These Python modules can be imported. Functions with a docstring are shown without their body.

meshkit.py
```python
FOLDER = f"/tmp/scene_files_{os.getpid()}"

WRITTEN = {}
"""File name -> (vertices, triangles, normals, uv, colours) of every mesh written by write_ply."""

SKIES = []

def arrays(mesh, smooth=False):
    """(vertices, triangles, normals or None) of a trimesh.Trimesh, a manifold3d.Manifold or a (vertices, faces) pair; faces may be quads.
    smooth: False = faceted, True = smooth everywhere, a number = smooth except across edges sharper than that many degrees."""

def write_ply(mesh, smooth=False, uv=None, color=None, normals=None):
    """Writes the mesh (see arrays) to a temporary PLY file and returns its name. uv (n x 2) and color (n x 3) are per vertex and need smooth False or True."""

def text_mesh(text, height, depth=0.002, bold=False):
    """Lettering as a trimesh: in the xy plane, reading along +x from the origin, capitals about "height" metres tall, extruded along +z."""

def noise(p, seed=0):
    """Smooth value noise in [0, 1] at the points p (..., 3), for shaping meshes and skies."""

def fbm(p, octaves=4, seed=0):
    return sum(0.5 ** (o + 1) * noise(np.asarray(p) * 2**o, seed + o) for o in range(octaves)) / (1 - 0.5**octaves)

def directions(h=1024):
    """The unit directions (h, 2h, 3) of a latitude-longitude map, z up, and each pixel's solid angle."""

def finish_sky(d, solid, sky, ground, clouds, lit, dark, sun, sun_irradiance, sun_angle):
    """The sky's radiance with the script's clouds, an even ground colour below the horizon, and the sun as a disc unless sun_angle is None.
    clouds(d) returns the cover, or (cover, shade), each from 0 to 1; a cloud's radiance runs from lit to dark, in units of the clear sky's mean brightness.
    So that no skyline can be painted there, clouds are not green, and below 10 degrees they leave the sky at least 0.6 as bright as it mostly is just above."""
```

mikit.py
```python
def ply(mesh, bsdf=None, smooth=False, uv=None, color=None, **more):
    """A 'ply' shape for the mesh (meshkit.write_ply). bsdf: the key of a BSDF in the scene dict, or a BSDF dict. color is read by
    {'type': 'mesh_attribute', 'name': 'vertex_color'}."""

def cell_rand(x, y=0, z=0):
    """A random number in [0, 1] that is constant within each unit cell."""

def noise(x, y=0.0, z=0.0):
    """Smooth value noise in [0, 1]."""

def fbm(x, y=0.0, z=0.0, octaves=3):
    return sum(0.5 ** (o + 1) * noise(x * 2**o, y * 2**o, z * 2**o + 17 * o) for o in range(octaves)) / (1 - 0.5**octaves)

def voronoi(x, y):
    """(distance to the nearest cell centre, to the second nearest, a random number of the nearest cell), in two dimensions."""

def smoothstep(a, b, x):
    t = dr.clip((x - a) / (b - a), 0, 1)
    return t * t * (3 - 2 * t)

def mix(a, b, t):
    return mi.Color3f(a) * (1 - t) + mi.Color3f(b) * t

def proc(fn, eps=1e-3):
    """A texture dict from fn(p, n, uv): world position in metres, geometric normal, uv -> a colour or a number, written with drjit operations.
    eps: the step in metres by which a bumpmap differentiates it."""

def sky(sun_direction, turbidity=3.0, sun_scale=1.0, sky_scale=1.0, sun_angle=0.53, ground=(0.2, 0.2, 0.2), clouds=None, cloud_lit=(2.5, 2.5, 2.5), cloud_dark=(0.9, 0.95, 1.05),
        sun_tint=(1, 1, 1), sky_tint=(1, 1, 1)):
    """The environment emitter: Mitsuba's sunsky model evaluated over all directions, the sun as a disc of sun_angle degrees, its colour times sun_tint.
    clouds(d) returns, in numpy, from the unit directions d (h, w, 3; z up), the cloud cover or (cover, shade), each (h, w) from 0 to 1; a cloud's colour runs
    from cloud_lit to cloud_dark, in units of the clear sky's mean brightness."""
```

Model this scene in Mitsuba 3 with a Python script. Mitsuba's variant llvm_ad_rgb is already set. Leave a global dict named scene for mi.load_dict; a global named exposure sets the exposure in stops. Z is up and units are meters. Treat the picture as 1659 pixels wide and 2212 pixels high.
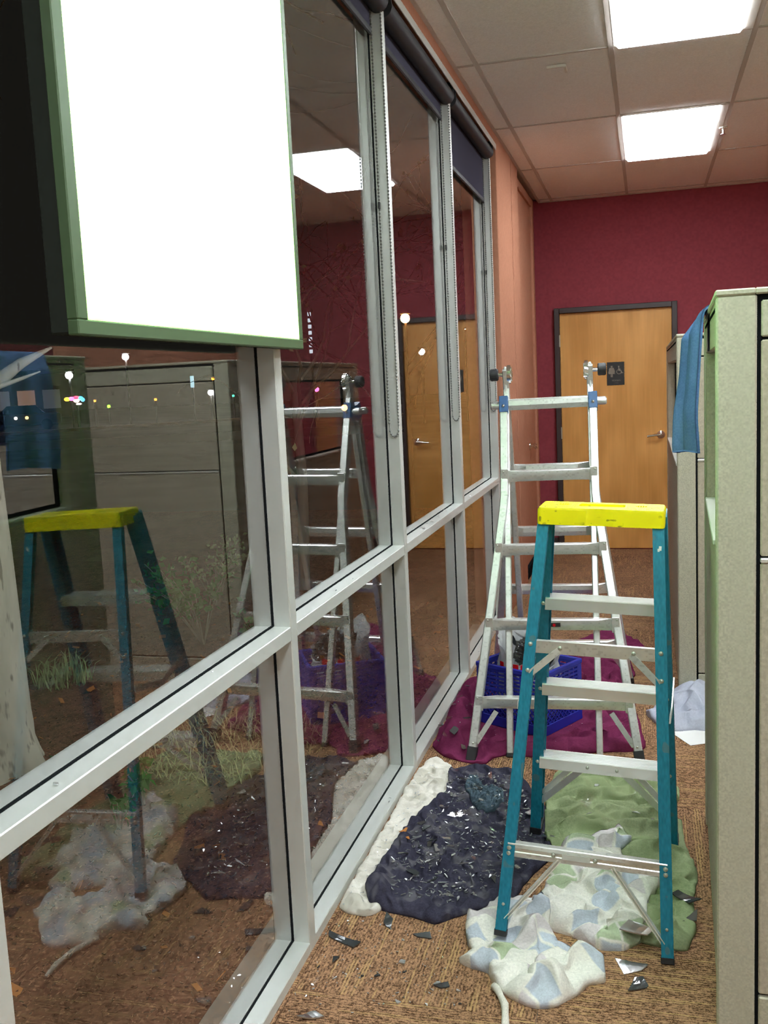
import math, random
import numpy as np, trimesh, shapely, shapely.geometry as sg
import mitsuba as mi, drjit as dr
import mikit, meshkit
from scipy.spatial import Delaunay
from scipy.interpolate import LinearNDInterpolator

T = mi.ScalarTransform4f
scene, labels = {}, {}
exposure = 1.08

# ------------------------------------------------------------------ camera
EYE = np.array([0.9379, 0.0, 1.5079])
_yaw, _pitch, _roll, _f = 0.2696, 0.1317, -0.0473, 2081.4
_cy, _sy, _cp, _sp = math.cos(_yaw), math.sin(_yaw), math.cos(_pitch), math.sin(_pitch)
FWD = np.array([-_sy * _cp, _cy * _cp, -_sp]); _R = np.array([_cy, _sy, 0.0]); _U = np.cross(_R, FWD)
UP = -math.sin(_roll) * _R + math.cos(_roll) * _U
scene['camera'] = {'type': 'perspective', 'fov': 2 * math.degrees(math.atan(829.5 / _f)), 'fov_axis': 'x', 'near_clip': 0.02, 'far_clip': 400.0,
                   'to_world': T().look_at(origin=EYE.tolist(), target=(EYE + FWD).tolist(), up=UP.tolist())}
# ------------------------------------------------------------------ night sky and lamp strength
scene['night_sky'] = {'type': 'constant', 'radiance': {'type': 'rgb', 'value': [0.0045, 0.0042, 0.0035]}}
LAMP = [9.0, 9.7, 10.1]            # ceiling troffer diffusers
SIGN = [0.52, 1.95, 0.47]           # face of the lit sign in the window
SIGN_RIM = [0.30, 1.1, 0.02]

# ------------------------------------------------------------------ helpers
def V(*a): return np.array(a, float)
def num(key):
    if key not in USED: USED.add(key); return key
    i = 1
    while f'{key}_{i:03d}' in USED: i += 1
    k = f'{key}_{i:03d}'; USED.add(k); return k
USED = set()
def tag(key, label=None, category=None, group=None, kind=None):
    d = {k: v for k, v in dict(label=label, category=category, group=group, kind=kind).items() if v}
    if d: labels[key] = {**labels.get(key, {}), **d}
def thing(name, label, category, group=None):
    k = num(name); tag(k, label, category, group); return k
def put(name, mesh, mat, parent=None, smooth=False, label=None, category=None, group=None, kind=None, **kw):
    if isinstance(mesh, list): mesh = trimesh.util.concatenate(mesh)
    k = num((parent + '__' if parent else '') + name)
    scene[k] = mesh.copy() if isinstance(mesh, dict) else mikit.ply(mesh, mat, smooth=smooth, **kw)
    tag(k, label, category, group, kind)
    return k
def again(name, ply, parent=None, to_world=None, **tags):
    k = num((parent + '__' if parent else '') + name)
    scene[k] = {**ply, **({'to_world': to_world} if to_world is not None else {})}
    tag(k, **tags); return k

def box(x0, x1, y0, y1, z0, z1, ch=0.0):
    if ch <= 0:
        return trimesh.creation.box(bounds=[[min(x0, x1), min(y0, y1), min(z0, z1)], [max(x0, x1), max(y0, y1), max(z0, z1)]])
    c = V((x0 + x1) / 2, (y0 + y1) / 2, (z0 + z1) / 2); h = V(abs(x1 - x0), abs(y1 - y0), abs(z1 - z0)) / 2
    p = []
    for s in np.ndindex(2, 2, 2):
        s = np.array(s) * 2 - 1
        for k in range(3):
            q = h - ch; q[k] = h[k]; p.append(c + s * q)
    return trimesh.convex.convex_hull(np.array(p))
def quad(a, b, c, d): return trimesh.Trimesh([a, b, c, d], [[0, 1, 2], [0, 2, 3]], process=False)
def frame_of(p0, p1, u):
    w = (p1 - p0) / np.linalg.norm(p1 - p0); u = np.array(u, float); u = u - w * (u @ w); u /= np.linalg.norm(u)
    return u, np.cross(w, u), w
def beam(p0, p1, sec, u=(1, 0, 0)):
    """Extrude the polygon sec (in the u, v plane) from p0 to p1."""
    p0, p1 = np.array(p0, float), np.array(p1, float)
    U, Vv, W = frame_of(p0, p1, u); L = np.linalg.norm(p1 - p0)
    m = trimesh.creation.extrude_polygon(sec if isinstance(sec, sg.Polygon) else sg.Polygon(sec), L, engine='earcut')
    M = np.eye(4); M[:3, 0], M[:3, 1], M[:3, 2], M[:3, 3] = U, Vv, W, p0
    m.apply_transform(M); return m
def rect(w, h, cx=0, cy=0, r=0.0):
    b = sg.box(cx - w / 2 + r, cy - h / 2 + r, cx + w / 2 - r, cy + h / 2 - r)
    return b.buffer(r, quad_segs=2) if r > 0 else b
def channel(w, d, t, side=1):
    """C section: web (d long, along v) on the side*u side, two flanges of width w."""
    o = sg.box(-w / 2, -d / 2, w / 2, d / 2)
    i = sg.box(-w / 2 + (t if side < 0 else -1), -d / 2 + t, w / 2 - (t if side > 0 else -1), d / 2 - t)
    return o.difference(i)
def cyl(p0, p1, r, n=16, r2=None):
    p0, p1 = np.array(p0, float), np.array(p1, float)
    u = (0, 0, 1) if abs((p1 - p0)[2]) < .9 * np.linalg.norm(p1 - p0) else (1, 0, 0)
    U, W_, W = frame_of(p0, p1, u); a = np.arange(n) * 2 * np.pi / n
    ring = np.cos(a)[:, None] * U + np.sin(a)[:, None] * W_
    v = np.vstack([p0 + ring * r, p1 + ring * (r if r2 is None else r2), [p0], [p1]])
    i = np.arange(n); j = (i + 1) % n
    f = np.vstack([np.c_[i, j, j + n], np.c_[i, j + n, i + n], np.c_[j, i, i * 0 + 2 * n], np.c_[i + n, j + n, i * 0 + 2 * n + 1]])
    return trimesh.Trimesh(v, f, process=False)
def tube(path, r, n=8):
    path = np.array(path, float); r = np.broadcast_to(r, len(path)); rings = []
    t = np.gradient(path, axis=0); t /= np.linalg.norm(t, axis=1, keepdims=True) + 1e-12
    u = np.cross(t[0], [0.3, 0.2, 1.0]); a = np.arange(n) * 2 * np.pi / n
    for k in range(len(path)):
        u = u - t[k] * (u @ t[k]); u /= np.linalg.norm(u) + 1e-12; w = np.cross(t[k], u)
        rings.append(path[k] + r[k] * (np.cos(a)[:, None] * u + np.sin(a)[:, None] * w))
    v = np.vstack(rings + [[path[0]], [path[-1]]]); f = []; i = np.arange(n); j = (i + 1) % n; K = len(path)
    for k in range(K - 1):
        f += [np.c_[i + k * n, j + k * n, j + (k + 1) * n], np.c_[i + k * n, j + (k + 1) * n, i + (k + 1) * n]]
    f += [np.c_[j, i, i * 0 + K * n], np.c_[i + (K - 1) * n, j + (K - 1) * n, i * 0 + K * n + 1]]
    return trimesh.Trimesh(v, np.vstack(f), process=False)
def lathe(prof, n=24, at=(0, 0, 0), axis=(0, 0, 1)):
    m = trimesh.creation.revolve(np.array(prof, float), sections=n)
    m.apply_transform(trimesh.geometry.align_vectors([0, 0, 1], axis)); m.apply_translation(at); return m
def tf(m, M): m = m.copy(); m.apply_transform(M); return m
def pose(x, y, z, yaw=0.0, roll=0.0):
    c, s = math.cos(yaw), math.sin(yaw); A = np.array([[c, -s, 0], [s, c, 0], [0, 0, 1]])
    c, s = math.cos(roll), math.sin(roll); B = np.array([[c, 0, s], [0, 1, 0], [-s, 0, c]])
    M = np.eye(4); M[:3, :3] = A @ B; M[:3, 3] = (x, y, z); return M

# ------------------------------------------------------------------ materials
def C(*c): return {'type': 'rgb', 'value': list(c)}
def two(b): return {'type': 'twosided', 'bsdf': b}
def pr(col, rough=0.5, metal=0.0, spec=0.5, **kw):
    return two({'type': 'principled', 'base_color': C(*col) if isinstance(col, tuple) else col, 'roughness': rough, 'metallic': metal, 'specular': spec, **kw})
def df(col): return two({'type': 'diffuse', 'reflectance': C(*col) if isinstance(col, tuple) else col})
noise, fbm, mix, ss = mikit.noise, mikit.fbm, mikit.mix, mikit.smoothstep
def c3(*c): return mi.Color3f(*c)

def f_carpet(p, n, uv):
    i, j = dr.floor((p.x - 0.06) / 0.61), dr.floor((p.y - 0.28) / 0.61)
    odd = (i + j) - 2 * dr.floor((i + j) / 2) > 0.5
    u, v = dr.select(odd, p.x, p.y), dr.select(odd, p.y, p.x)
    rib = 0.5 + 0.5 * dr.sin(u * (2 * math.pi / 0.0088) + 2.2 * noise(v * 70, u * 30))
    a = noise(u * 260, v * 130); b = noise(p.x * 420, p.y * 420, 3.0); g = fbm(p.x * 5, p.y * 5, 7.0)
    t = dr.clip(0.46 * a + 0.14 * rib + 0.42 * b + 0.22 * (g - 0.5), 0, 1)
    k = mix(c3(0.062, 0.030, 0.018), c3(0.43, 0.245, 0.140), ss(0.14, 0.90, t))
    return mix(k, c3(0.56, 0.37, 0.16), 0.55 * ss(.60, .82, noise(u * 105, v * 9)) * rib)

def f_tile(p, n, uv):
    a = noise(p.x * 160, p.y * 160); b = noise(p.x * 420, p.y * 420, 2.0); g = fbm(p.x * 2.3, p.y * 2.3)
    return mix(c3(0.72, 0.70, 0.68), c3(0.93, 0.91, 0.89), dr.clip(0.30 + 0.45 * a + 0.35 * (b - .5) + .25 * (g - .5), 0, 1))
def f_maroon(p, n, uv):
    g = fbm(p.x * 60, p.z * 60, p.y * 60); return mix(c3(0.245, 0.050, 0.064), c3(0.325, 0.070, 0.086), g)
def f_salmon(p, n, uv):
    g = fbm(p.x * 60, p.z * 60, p.y * 60); return mix(c3(0.40, 0.185, 0.115), c3(0.49, 0.235, 0.15), g)
def f_wood(p, n, uv):
    w = fbm(p.x * 3.2, p.z * 0.7, 1.0)
    g = noise(p.x * 70 + 10 * w, p.z * 3.0); k = noise(p.x * 260, p.z * 9); fl = noise(p.x * 11, p.z * 4.5, 4.0)
    leaf = dr.floor(p.x / 0.155); tone = mikit.cell_rand(leaf, 3, 1)
    t = dr.clip(0.42 + 0.16 * (g - .5) + 0.10 * (k - .5) + 0.50 * (fl - .5) + 0.16 * (tone - .5), 0, 1)
    return mix(c3(0.53, 0.245, 0.052), c3(0.84, 0.46, 0.145), t)
def f_panel(p, n, uv):
    a = noise(p.x * 420, p.z * 420, p.y * 420); b = noise(p.x * 170, p.z * 170, p.y * 170)
    return mix(c3(0.36, 0.315, 0.245), c3(0.56, 0.50, 0.40), dr.clip(.5 * a + .5 * b, 0, 1))
def f_trim(p, n, uv):
    a = noise(p.x * 300, p.z * 300, p.y * 300); return mix(c3(0.41, 0.39, 0.305), c3(0.53, 0.505, 0.40), a)
def f_teal(p, n, uv):
    a = noise(p.x * 260, p.z * 60, p.y * 260); s = ss(0.80, 0.84, noise(p.x * 38, p.z * 30, p.y * 38))
    return mix(mix(c3(0.006, 0.135, 0.215), c3(0.012, 0.20, 0.30), a), c3(0.10, 0.16, 0.16), 0.6 * s)
def f_yellow(p, n, uv):
    s = ss(0.70, 0.78, noise(p.x * 95, p.z * 120, p.y * 95)) * ss(.45, .6, noise(p.x * 12, p.y * 12, p.z * 12))
    return mix(c3(0.86, 0.72, 0.002), c3(0.16, 0.12, 0.01), 0.8 * s)
def f_alu(p, n, uv):
    a = fbm(p.x * 40, p.y * 40, p.z * 40); s = ss(.66, .8, noise(p.x * 130, p.y * 130, p.z * 130))
    return mix(mix(c3(0.66, 0.68, 0.66), c3(0.86, 0.87, 0.85), a), c3(.42, .42, .40), .35 * s)
def cloth_col(a, b, c=None, s=9.0):
    def f(p, n, uv):
        g = fbm(p.x * 240, p.y * 240, p.z * 240); w = fbm(uv.x * s, uv.y * s, 5.0)
        k = mix(c3(*a), c3(*b), dr.clip(.65 * g + .7 * (w - .3), 0, 1))
        return k if c is None else mix(k, c3(*c), ss(.55, .72, fbm(uv.x * s * 1.6, uv.y * s * 1.6, 11.0)) * .7)
    return f
def f_patch(p, n, uv):
    s = 0.12
    x, y = uv.x / s, uv.y / s
    i, j = dr.floor(x), dr.floor(y); fx, fy = x - i, y - j
    r = mikit.cell_rand(i, j, 5)
    k = c3(0.80, 0.78, 0.72)
    k = dr.select(r < 0.26, c3(0.50, 0.545, 0.61), k); k = dr.select((r > 0.40) & (r < 0.54), c3(0.42, 0.49, 0.33), k)
    k = dr.select((r > 0.66) & (r < 0.84), c3(0.66, 0.61, 0.62), k)
    edge = dr.minimum(dr.minimum(fx, 1 - fx), dr.minimum(fy, 1 - fy))
    k = mix(c3(0.80, 0.78, 0.72), k, ss(0.01, 0.09, edge))
    g = fbm(p.x * 260, p.y * 260, p.z * 260)
    return k * (0.80 + 0.36 * g)
def f_mulch(p, n, uv):
    a = noise(p.x * 34, p.y * 22); b = fbm(p.x * 130, p.y * 90, 3.0); g = fbm(p.x * 1.4, p.y * 1.4, 9.0)
    k = mix(c3(0.060, 0.028, 0.019), c3(0.27, 0.118, 0.075), dr.clip(.5 * a + .7 * (b - .2), 0, 1))
    k = mix(k, c3(0.24, 0.19, 0.10), .45 * ss(.52, .70, g))
    return mix(k, c3(0.34, 0.18, 0.11), ss(.80, .90, noise(p.x * 150, p.y * 120, 2.0)))
def f_bark(p, n, uv):
    a = fbm(p.x * 22, p.y * 22, p.z * 6); s = ss(.66, .80, fbm(p.x * 34, p.y * 34, p.z * 9))
    return mix(mix(c3(0.50, 0.50, 0.40), c3(0.70, 0.68, 0.56), a), c3(0.14, 0.12, 0.09), .7 * s)
def f_asphalt(p, n, uv):
    g = fbm(p.x * .5, p.y * .5); return mix(c3(.05, .045, .04), c3(.11, .10, .09), g)

MATS = dict(
    carpet=df(mikit.proc(f_carpet)), ceiling_tile=df(mikit.proc(f_tile)), grid_metal=df((.52, .46, .42)), maroon=df(mikit.proc(f_maroon)), salmon=df(mikit.proc(f_salmon)),
    wood=pr(mikit.proc(f_wood), .42, spec=.35), panel=df(mikit.proc(f_panel)), trim=pr(mikit.proc(f_trim), .55, spec=.3), dark_frame=pr((.040, .028, .028), .45),
    window_alu=pr((.66, .685, .655), .38, .35, .5), gasket=df((.012, .014, .016)), ladder_alu=pr(mikit.proc(f_alu), .30, .72, .5), bright_alu=pr((.90, .91, .89), .30, .6),
    white_alu=pr((.86, .87, .86), .35, .35), chrome=pr((.78, .78, .77), .12, 1.0), teal=pr(mikit.proc(f_teal), .42, spec=.45), yellow=pr(mikit.proc(f_yellow), .38, spec=.5), rubber=pr((.018, .018, .02), .55),
    clip_blue=pr((.03, .10, .25), .4), rivet=pr((.50, .52, .46), .35, .6), blind_black=pr((.014, .014, .016), .55, 0.0, .3), blind_cloth=df((.055, .052, .072)), bead=pr((.16, .165, .16), .35, .4),
    navy=df(mikit.proc(cloth_col((.020, .019, .033), (.072, .069, .100), (.125, .12, .135)))), green_terry=df(mikit.proc(cloth_col((.17, .215, .105), (.40, .46, .27), (.27, .33, .17), 5.0))),
    teal_rag=df(mikit.proc(cloth_col((.045, .072, .10), (.12, .165, .20)))), maroon_cloth=df(mikit.proc(cloth_col((.120, .018, .055), (.225, .040, .105)))),
    white_terry=df(mikit.proc(cloth_col((.60, .57, .50), (.86, .83, .76), (.50, .48, .40), 7.0))), grey_cloth=df(mikit.proc(cloth_col((.36, .38, .47), (.52, .54, .64)))),
    blue_terry=df(mikit.proc(cloth_col((.055, .105, .27), (.125, .215, .44)))), patch_terry=df(mikit.proc(f_patch)),
    paper=df((.80, .80, .80)), black=pr((.016, .016, .017), .4), sign_print=df((.24, .22, .18)), sign_body=pr((.065, .115, .05), .45), sign_back=df((.03, .035, .03)),
    crate=pr((.014, .022, .30), .40), bag={'type': 'principledthin', 'base_color': C(.80, .82, .83), 'roughness': .4, 'diff_trans': .7}, red_print=df((.55, .012, .02)),
    glass={'type': 'thindielectric', 'int_ior': 1.75}, shard_glass={'type': 'thindielectric', 'int_ior': 1.751}, shard_dark=pr((.035, .040, .042), .06, 0.0, .9), film_dark=pr((.075, .078, .072), .12, .35, .8), shard_silver=pr((.56, .57, .58), .16, .95), splinter=pr((.62, .64, .64), .18, .8),
    mulch=df(mikit.proc(f_mulch)), bark=df(mikit.proc(f_bark)), twig=df((.30, .25, .18)), leaf_green=df((.055, .16, .03)), leaf_pale=df((.36, .44, .20)), leaf_dry=df((.46, .19, .06)), straw=df((.42, .36, .18)),
    chip=df((.165, .072, .045)), dark_chip=df((.075, .045, .035)), pale_chip=df((.36, .25, .15)), asphalt=df(mikit.proc(f_asphalt)), concrete=df((.42, .38, .32)), pole=df((.08, .08, .08)), facade=df((.30, .22, .16)), white_plastic=pr((.72, .70, .66), .4), stucco=df((.45, .36, .26)),
    beige=df((.58, .53, .46)), inner_white=df((.74, .73, .68)), dirt_label=df((.62, .62, .58)))
for k, v in MATS.items(): scene['mat_' + k] = v
M_ = {k: 'mat_' + k for k in MATS}

# ================================================================== ROOM SHELL
Y0, YB, H = -2.6, 8.4645, 2.959
XR = 5.6
put('floor', box(-0.06, XR, Y0, YB + .1, -.16, -.006), M_['concrete'], kind='structure')
tile_ply = mikit.ply(box(.0006, .6094, .0006, .6094, -.006, 0, .0012), M_['carpet'])
for i in range(5):
    for j in range(14):
        x, y = .06 + .61 * i, .28 + .61 * j
        if i >= 3 and j < 7: continue
        w = min(.61, YB - y)
        again('carpet_tile', tile_ply if w > .6 else mikit.ply(box(.0006, .6094, .0006, w - .001, -.006, 0), M_['carpet']), 'floor', T().translate([x, y, 0]))
put('carpet_edge', [box(-.0, .0595, Y0, YB, -.006, -.0004), box(.06, XR, Y0, .2795, -.006, -.0004), box(1.891, XR, .28, 4.55, -.006, -.0004), box(3.112, XR, 4.55, YB, -.006, -.0004)], M_['carpet'], 'floor')
# ceiling: slab, 2 x 4 ft tiles that sag a little above the grid, and the grid's T bars
put('ceiling', box(-.2, XR, Y0, YB + .1, H + .03, H + .12), M_['grid_metal'], kind='structure')
GX = [.085, .19] + [.19 + .61 * k for k in range(1, 9)]
GX = [g for g in GX if g < XR] + [XR]
GY = [YB] + [8.32 - 1.21 * k for k in range(0, 9)] + [Y0]
LAMPS = [(2, j) for j in (2, 4, 6, 8)] + [(6, j) for j in (2, 4, 6, 8)]
lamp_cells = {}
for i in range(len(GX) - 1):
    for j in range(len(GY) - 1):
        x0, x1, y1, y0 = GX[i], GX[i + 1], GY[j], GY[j + 1]
        if x1 - x0 < .02 or y1 - y0 < .02: continue
        if (i, j) in LAMPS: lamp_cells[(i, j)] = (x0, x1, y0, y1); continue
        put('tile', box(x0 + .003, x1 - .003, y0 + .003, y1 - .003, H + .004, H + .022), M_['ceiling_tile'], 'ceiling')
for x in GX[1:-1]: put('grid_bar', box(x - .011, x + .011, Y0, YB, H - .002, H + .004), M_['grid_metal'], 'ceiling')
for y in GY[1:-1]: put('grid_bar', box(.085, XR, y - .008, y + .008, H - .0012, H + .004), M_['grid_metal'], 'ceiling')
put('wall_angle', [box(.075, .097, Y0, YB, H - .0015, H + .004), box(.075, XR, YB - .02, YB, H - .0015, H + .004)], M_['grid_metal'], 'ceiling')
names = {(2, 4): 'bright ceiling light panel at the top edge of the picture, nearest to the camera', (2, 2): 'bright ceiling light panel farther back, nearest to the maroon wall'}
for c, (x0, x1, y0, y1) in lamp_cells.items():
    k = thing('ceiling_light', names.get(c, 'recessed ceiling light panel of the office outside the picture'), 'ceiling light', 'recessed ceiling light panels')
    put('frame', [box(x0 + .012, x0 + .022, y0 + .01, y1 - .01, H - .004, H + .02), box(x1 - .055, x1 - .012, y0 + .01, y1 - .01, H - .004, H + .02), box(x0 + .022, x1 - .055, y0 + .006, y0 + .014, H - .004, H + .02), box(x0 + .022, x1 - .055, y1 - .014, y1 - .006, H - .004, H + .02)], M_['white_plastic'], k)
    z, zl, xa, xb, ya, yb = H - .002, H - .020, x0 + .022, x1 - .055, y0 + .014, y1 - .014; i_ = .012
    top = [(xa, ya, z), (xb, ya, z), (xb, yb, z), (xa, yb, z)]; low = [(xa + i_, ya + i_, zl), (xb - i_, ya + i_, zl), (xb - i_, yb - i_, zl), (xa + i_, yb - i_, zl)]
    lens = trimesh.Trimesh(top + low, [[4, 7, 6], [4, 6, 5]] + [f for q in range(4) for f in ([q, 4 + q, 4 + (q + 1) % 4], [q, 4 + (q + 1) % 4, (q + 1) % 4])], process=False)
    put('diffuser', lens, M_['white_plastic'], k, emitter={'type': 'area', 'radiance': C(*LAMP)})
k = thing('ceiling_clip', 'small white L shaped bracket hanging under the ceiling tiles', 'bracket')
put('arm', box(.50, .59, 4.83, 4.842, H - .014, H - .002), M_['white_plastic'], k); put('plate', box(.578, .59, 4.842, 4.93, H - .016, H - .002), M_['white_plastic'], k)
k = thing('sprinkler_head', 'small sprinkler head beside the far ceiling light', 'sprinkler')
put('rose', lathe([(0, 0), (.028, 0), (.024, -.010), (0, -.012)], 16, (1.405, 6.45, H)), M_['white_plastic'], k)
put('nozzle', cyl((1.405, 6.45, H - .04), (1.405, 6.45, H - .01), .008), M_['chrome'], k); put('deflector', cyl((1.405, 6.45, H - .044), (1.405, 6.45, H - .041), .016), M_['chrome'], k)

# walls
WX = .08
put('wall_back', box(-.2, XR, YB, YB + .12, 0, H + .02), M_['maroon'], kind='structure')
put('wall_right', box(XR, XR + .1, Y0, YB, 0, H + .02), M_['beige'], kind='structure')
put('wall_right_001', box(2.5, 2.6, 5.3, YB, 0, H + .02), M_['salmon'], kind='structure')
put('wall_front', box(-.2, XR, Y0 - .1, Y0, 0, H + .02), M_['beige'], kind='structure')
put('wall_left', [box(-.14, WX, 6.005, 6.66, 0, H + .02, .004), box(-.14, WX - .035, 6.66, 6.70, 0, H + .02), box(-.14, WX, 6.70, 7.02, 0, H + .02, .004), box(-.14, .03, 7.02, YB, 0, H + .02)], M_['salmon'], kind='structure')
put('trim_1', box(-.14, WX, Y0, 6.005, 2.902, H + .02, .003), M_['salmon'], kind='structure')
put('cover_strip', box(.0785, .0835, Y0, 6.003, 2.868, 2.9015, .001), M_['window_alu'], 'trim_1')
put('baseboard_back', [box(.03, .195, YB - .012, YB, 0, .10, .003), box(1.18, XR, YB - .012, YB, 0, .10, .003)], M_['dark_frame'], kind='structure')
put('baseboard_left', box(.0485, .070, 7.125, 8.025, 0.0, .085, .003), M_['gasket'], kind='structure')
# restroom door in the maroon wall
put('door_1', box(.231, 1.145, YB - .012, YB + .03, .008, 2.03, .002), M_['wood'], kind='structure')
put('frame', [box(.186, .231, YB - .05, YB + .02, 0, 2.075, .004), box(1.145, 1.190, YB - .05, YB + .02, 0, 2.075, .004), box(.231, 1.145, YB - .05, YB + .02, 2.03, 2.075, .004)], M_['dark_frame'], 'door_1')
k = put('lever_handle', [cyl((.955, YB - .062, .972), (1.05, YB - .066, .982), .0095, 12), cyl((.94, YB - .062, .970), (.957, YB - .062, .972), .009, 12)], M_['chrome'], 'door_1', smooth=40)
put('rose', lathe([(0, 0), (.033, 0), (.032, .010), (.014, .018), (.012, .05), (0, .052)], 24, (1.052, YB - .012, .980), (0, -1, 0)), M_['chrome'], k, smooth=40)
for z in (.25, 1.02, 1.80): put('hinge', cyl((.231, YB - .052, z - .05), (.231, YB - .052, z + .05), .006, 10), M_['rivet'], 'door_1')
# restroom sign
k = thing('restroom_sign', 'black restroom sign with woman and wheelchair symbols on the wooden door', 'sign')
SX0, SX1, SZ0, SZ1, SY = .616, .760, 1.408, 1.602, YB - .012
put('plate', box(SX0, SX1, SY - .004, SY, SZ0, SZ1, .001), M_['black'], k)
def onsign(m, x, z): m.apply_transform(np.array([[1, 0, 0, x], [0, 0, -1, SY - .004], [0, 1, 0, z], [0, 0, 0, 1.0]])); return m
wom = sg.Point(0, .088).buffer(.0085).union(sg.Polygon([(-.012, .076), (.012, .076), (.024, .030), (.012, .030), (-.012, .030), (-.024, .030)]).buffer(.003)).union(sg.box(-.0085, 0, -.0015, .032)).union(sg.box(.0015, 0, .0085, .032)).union(sg.Polygon([(-.013, .077), (-.024, .040), (-.028, .042), (-.018, .078)])).union(sg.Polygon([(.013, .077), (.024, .040), (.028, .042), (.018, .078)]))
def ext(g, d): return trimesh.util.concatenate([trimesh.creation.extrude_polygon(q, d, engine='earcut') for q in getattr(g, 'geoms', [g])])
put('woman_symbol', onsign(ext(wom, .0012), .656, 1.476), M_['sign_print'], k)
whl = sg.Point(0, 0).buffer(.021).difference(sg.Point(0, 0).buffer(.0165)).union(sg.Point(-.002, .043).buffer(.006)).union(sg.LineString([(-.002, .036), (0, .010), (.016, .008), (.024, -.012), (.031, -.010)]).buffer(.0032)).union(sg.LineString([(-.001, .024), (.013, .022)]).buffer(.0022))
put('wheelchair_symbol', onsign(ext(whl, .0012), .716, 1.520), M_['sign_print'], k)
t = meshkit.text_mesh('WOMEN', .013, .001); t.apply_translation([-t.bounds[:, 0].mean(), 0, 0])
put('lettering', onsign(t, .692, 1.441), M_['sign_print'], k)
put('braille', [onsign(trimesh.creation.icosphere(1, .0016), .672 + .008 * q + .0035 * a, 1.428 - .004 * b) for q in range(5) for a in (0, 1) for b in (0, 1) if (q * 3 + a * 2 + b) % 3], M_['sign_print'], k)
# door in the left wall, near the corner
put('door_2', box(.03, .048, 7.12, 8.03, .01, 2.86, .002), M_['salmon'], kind='structure')
put('frame', [box(.03, .066, 7.06, 7.12, 0, 2.92, .004), box(.03, .066, 8.03, 8.09, 0, 2.92, .004), box(.03, .066, 7.12, 8.03, 2.86, 2.92, .004)], M_['salmon'], 'door_2')
put('knob', lathe([(0, 0), (.028, 0), (.026, .006), (.010, .012), (.010, .028), (.022, .036), (.026, .048), (.018, .058), (0, .061)], 20, (.048, 7.62, .972), (1, 0, 0)), M_['chrome'], 'door_2', smooth=40)

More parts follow.
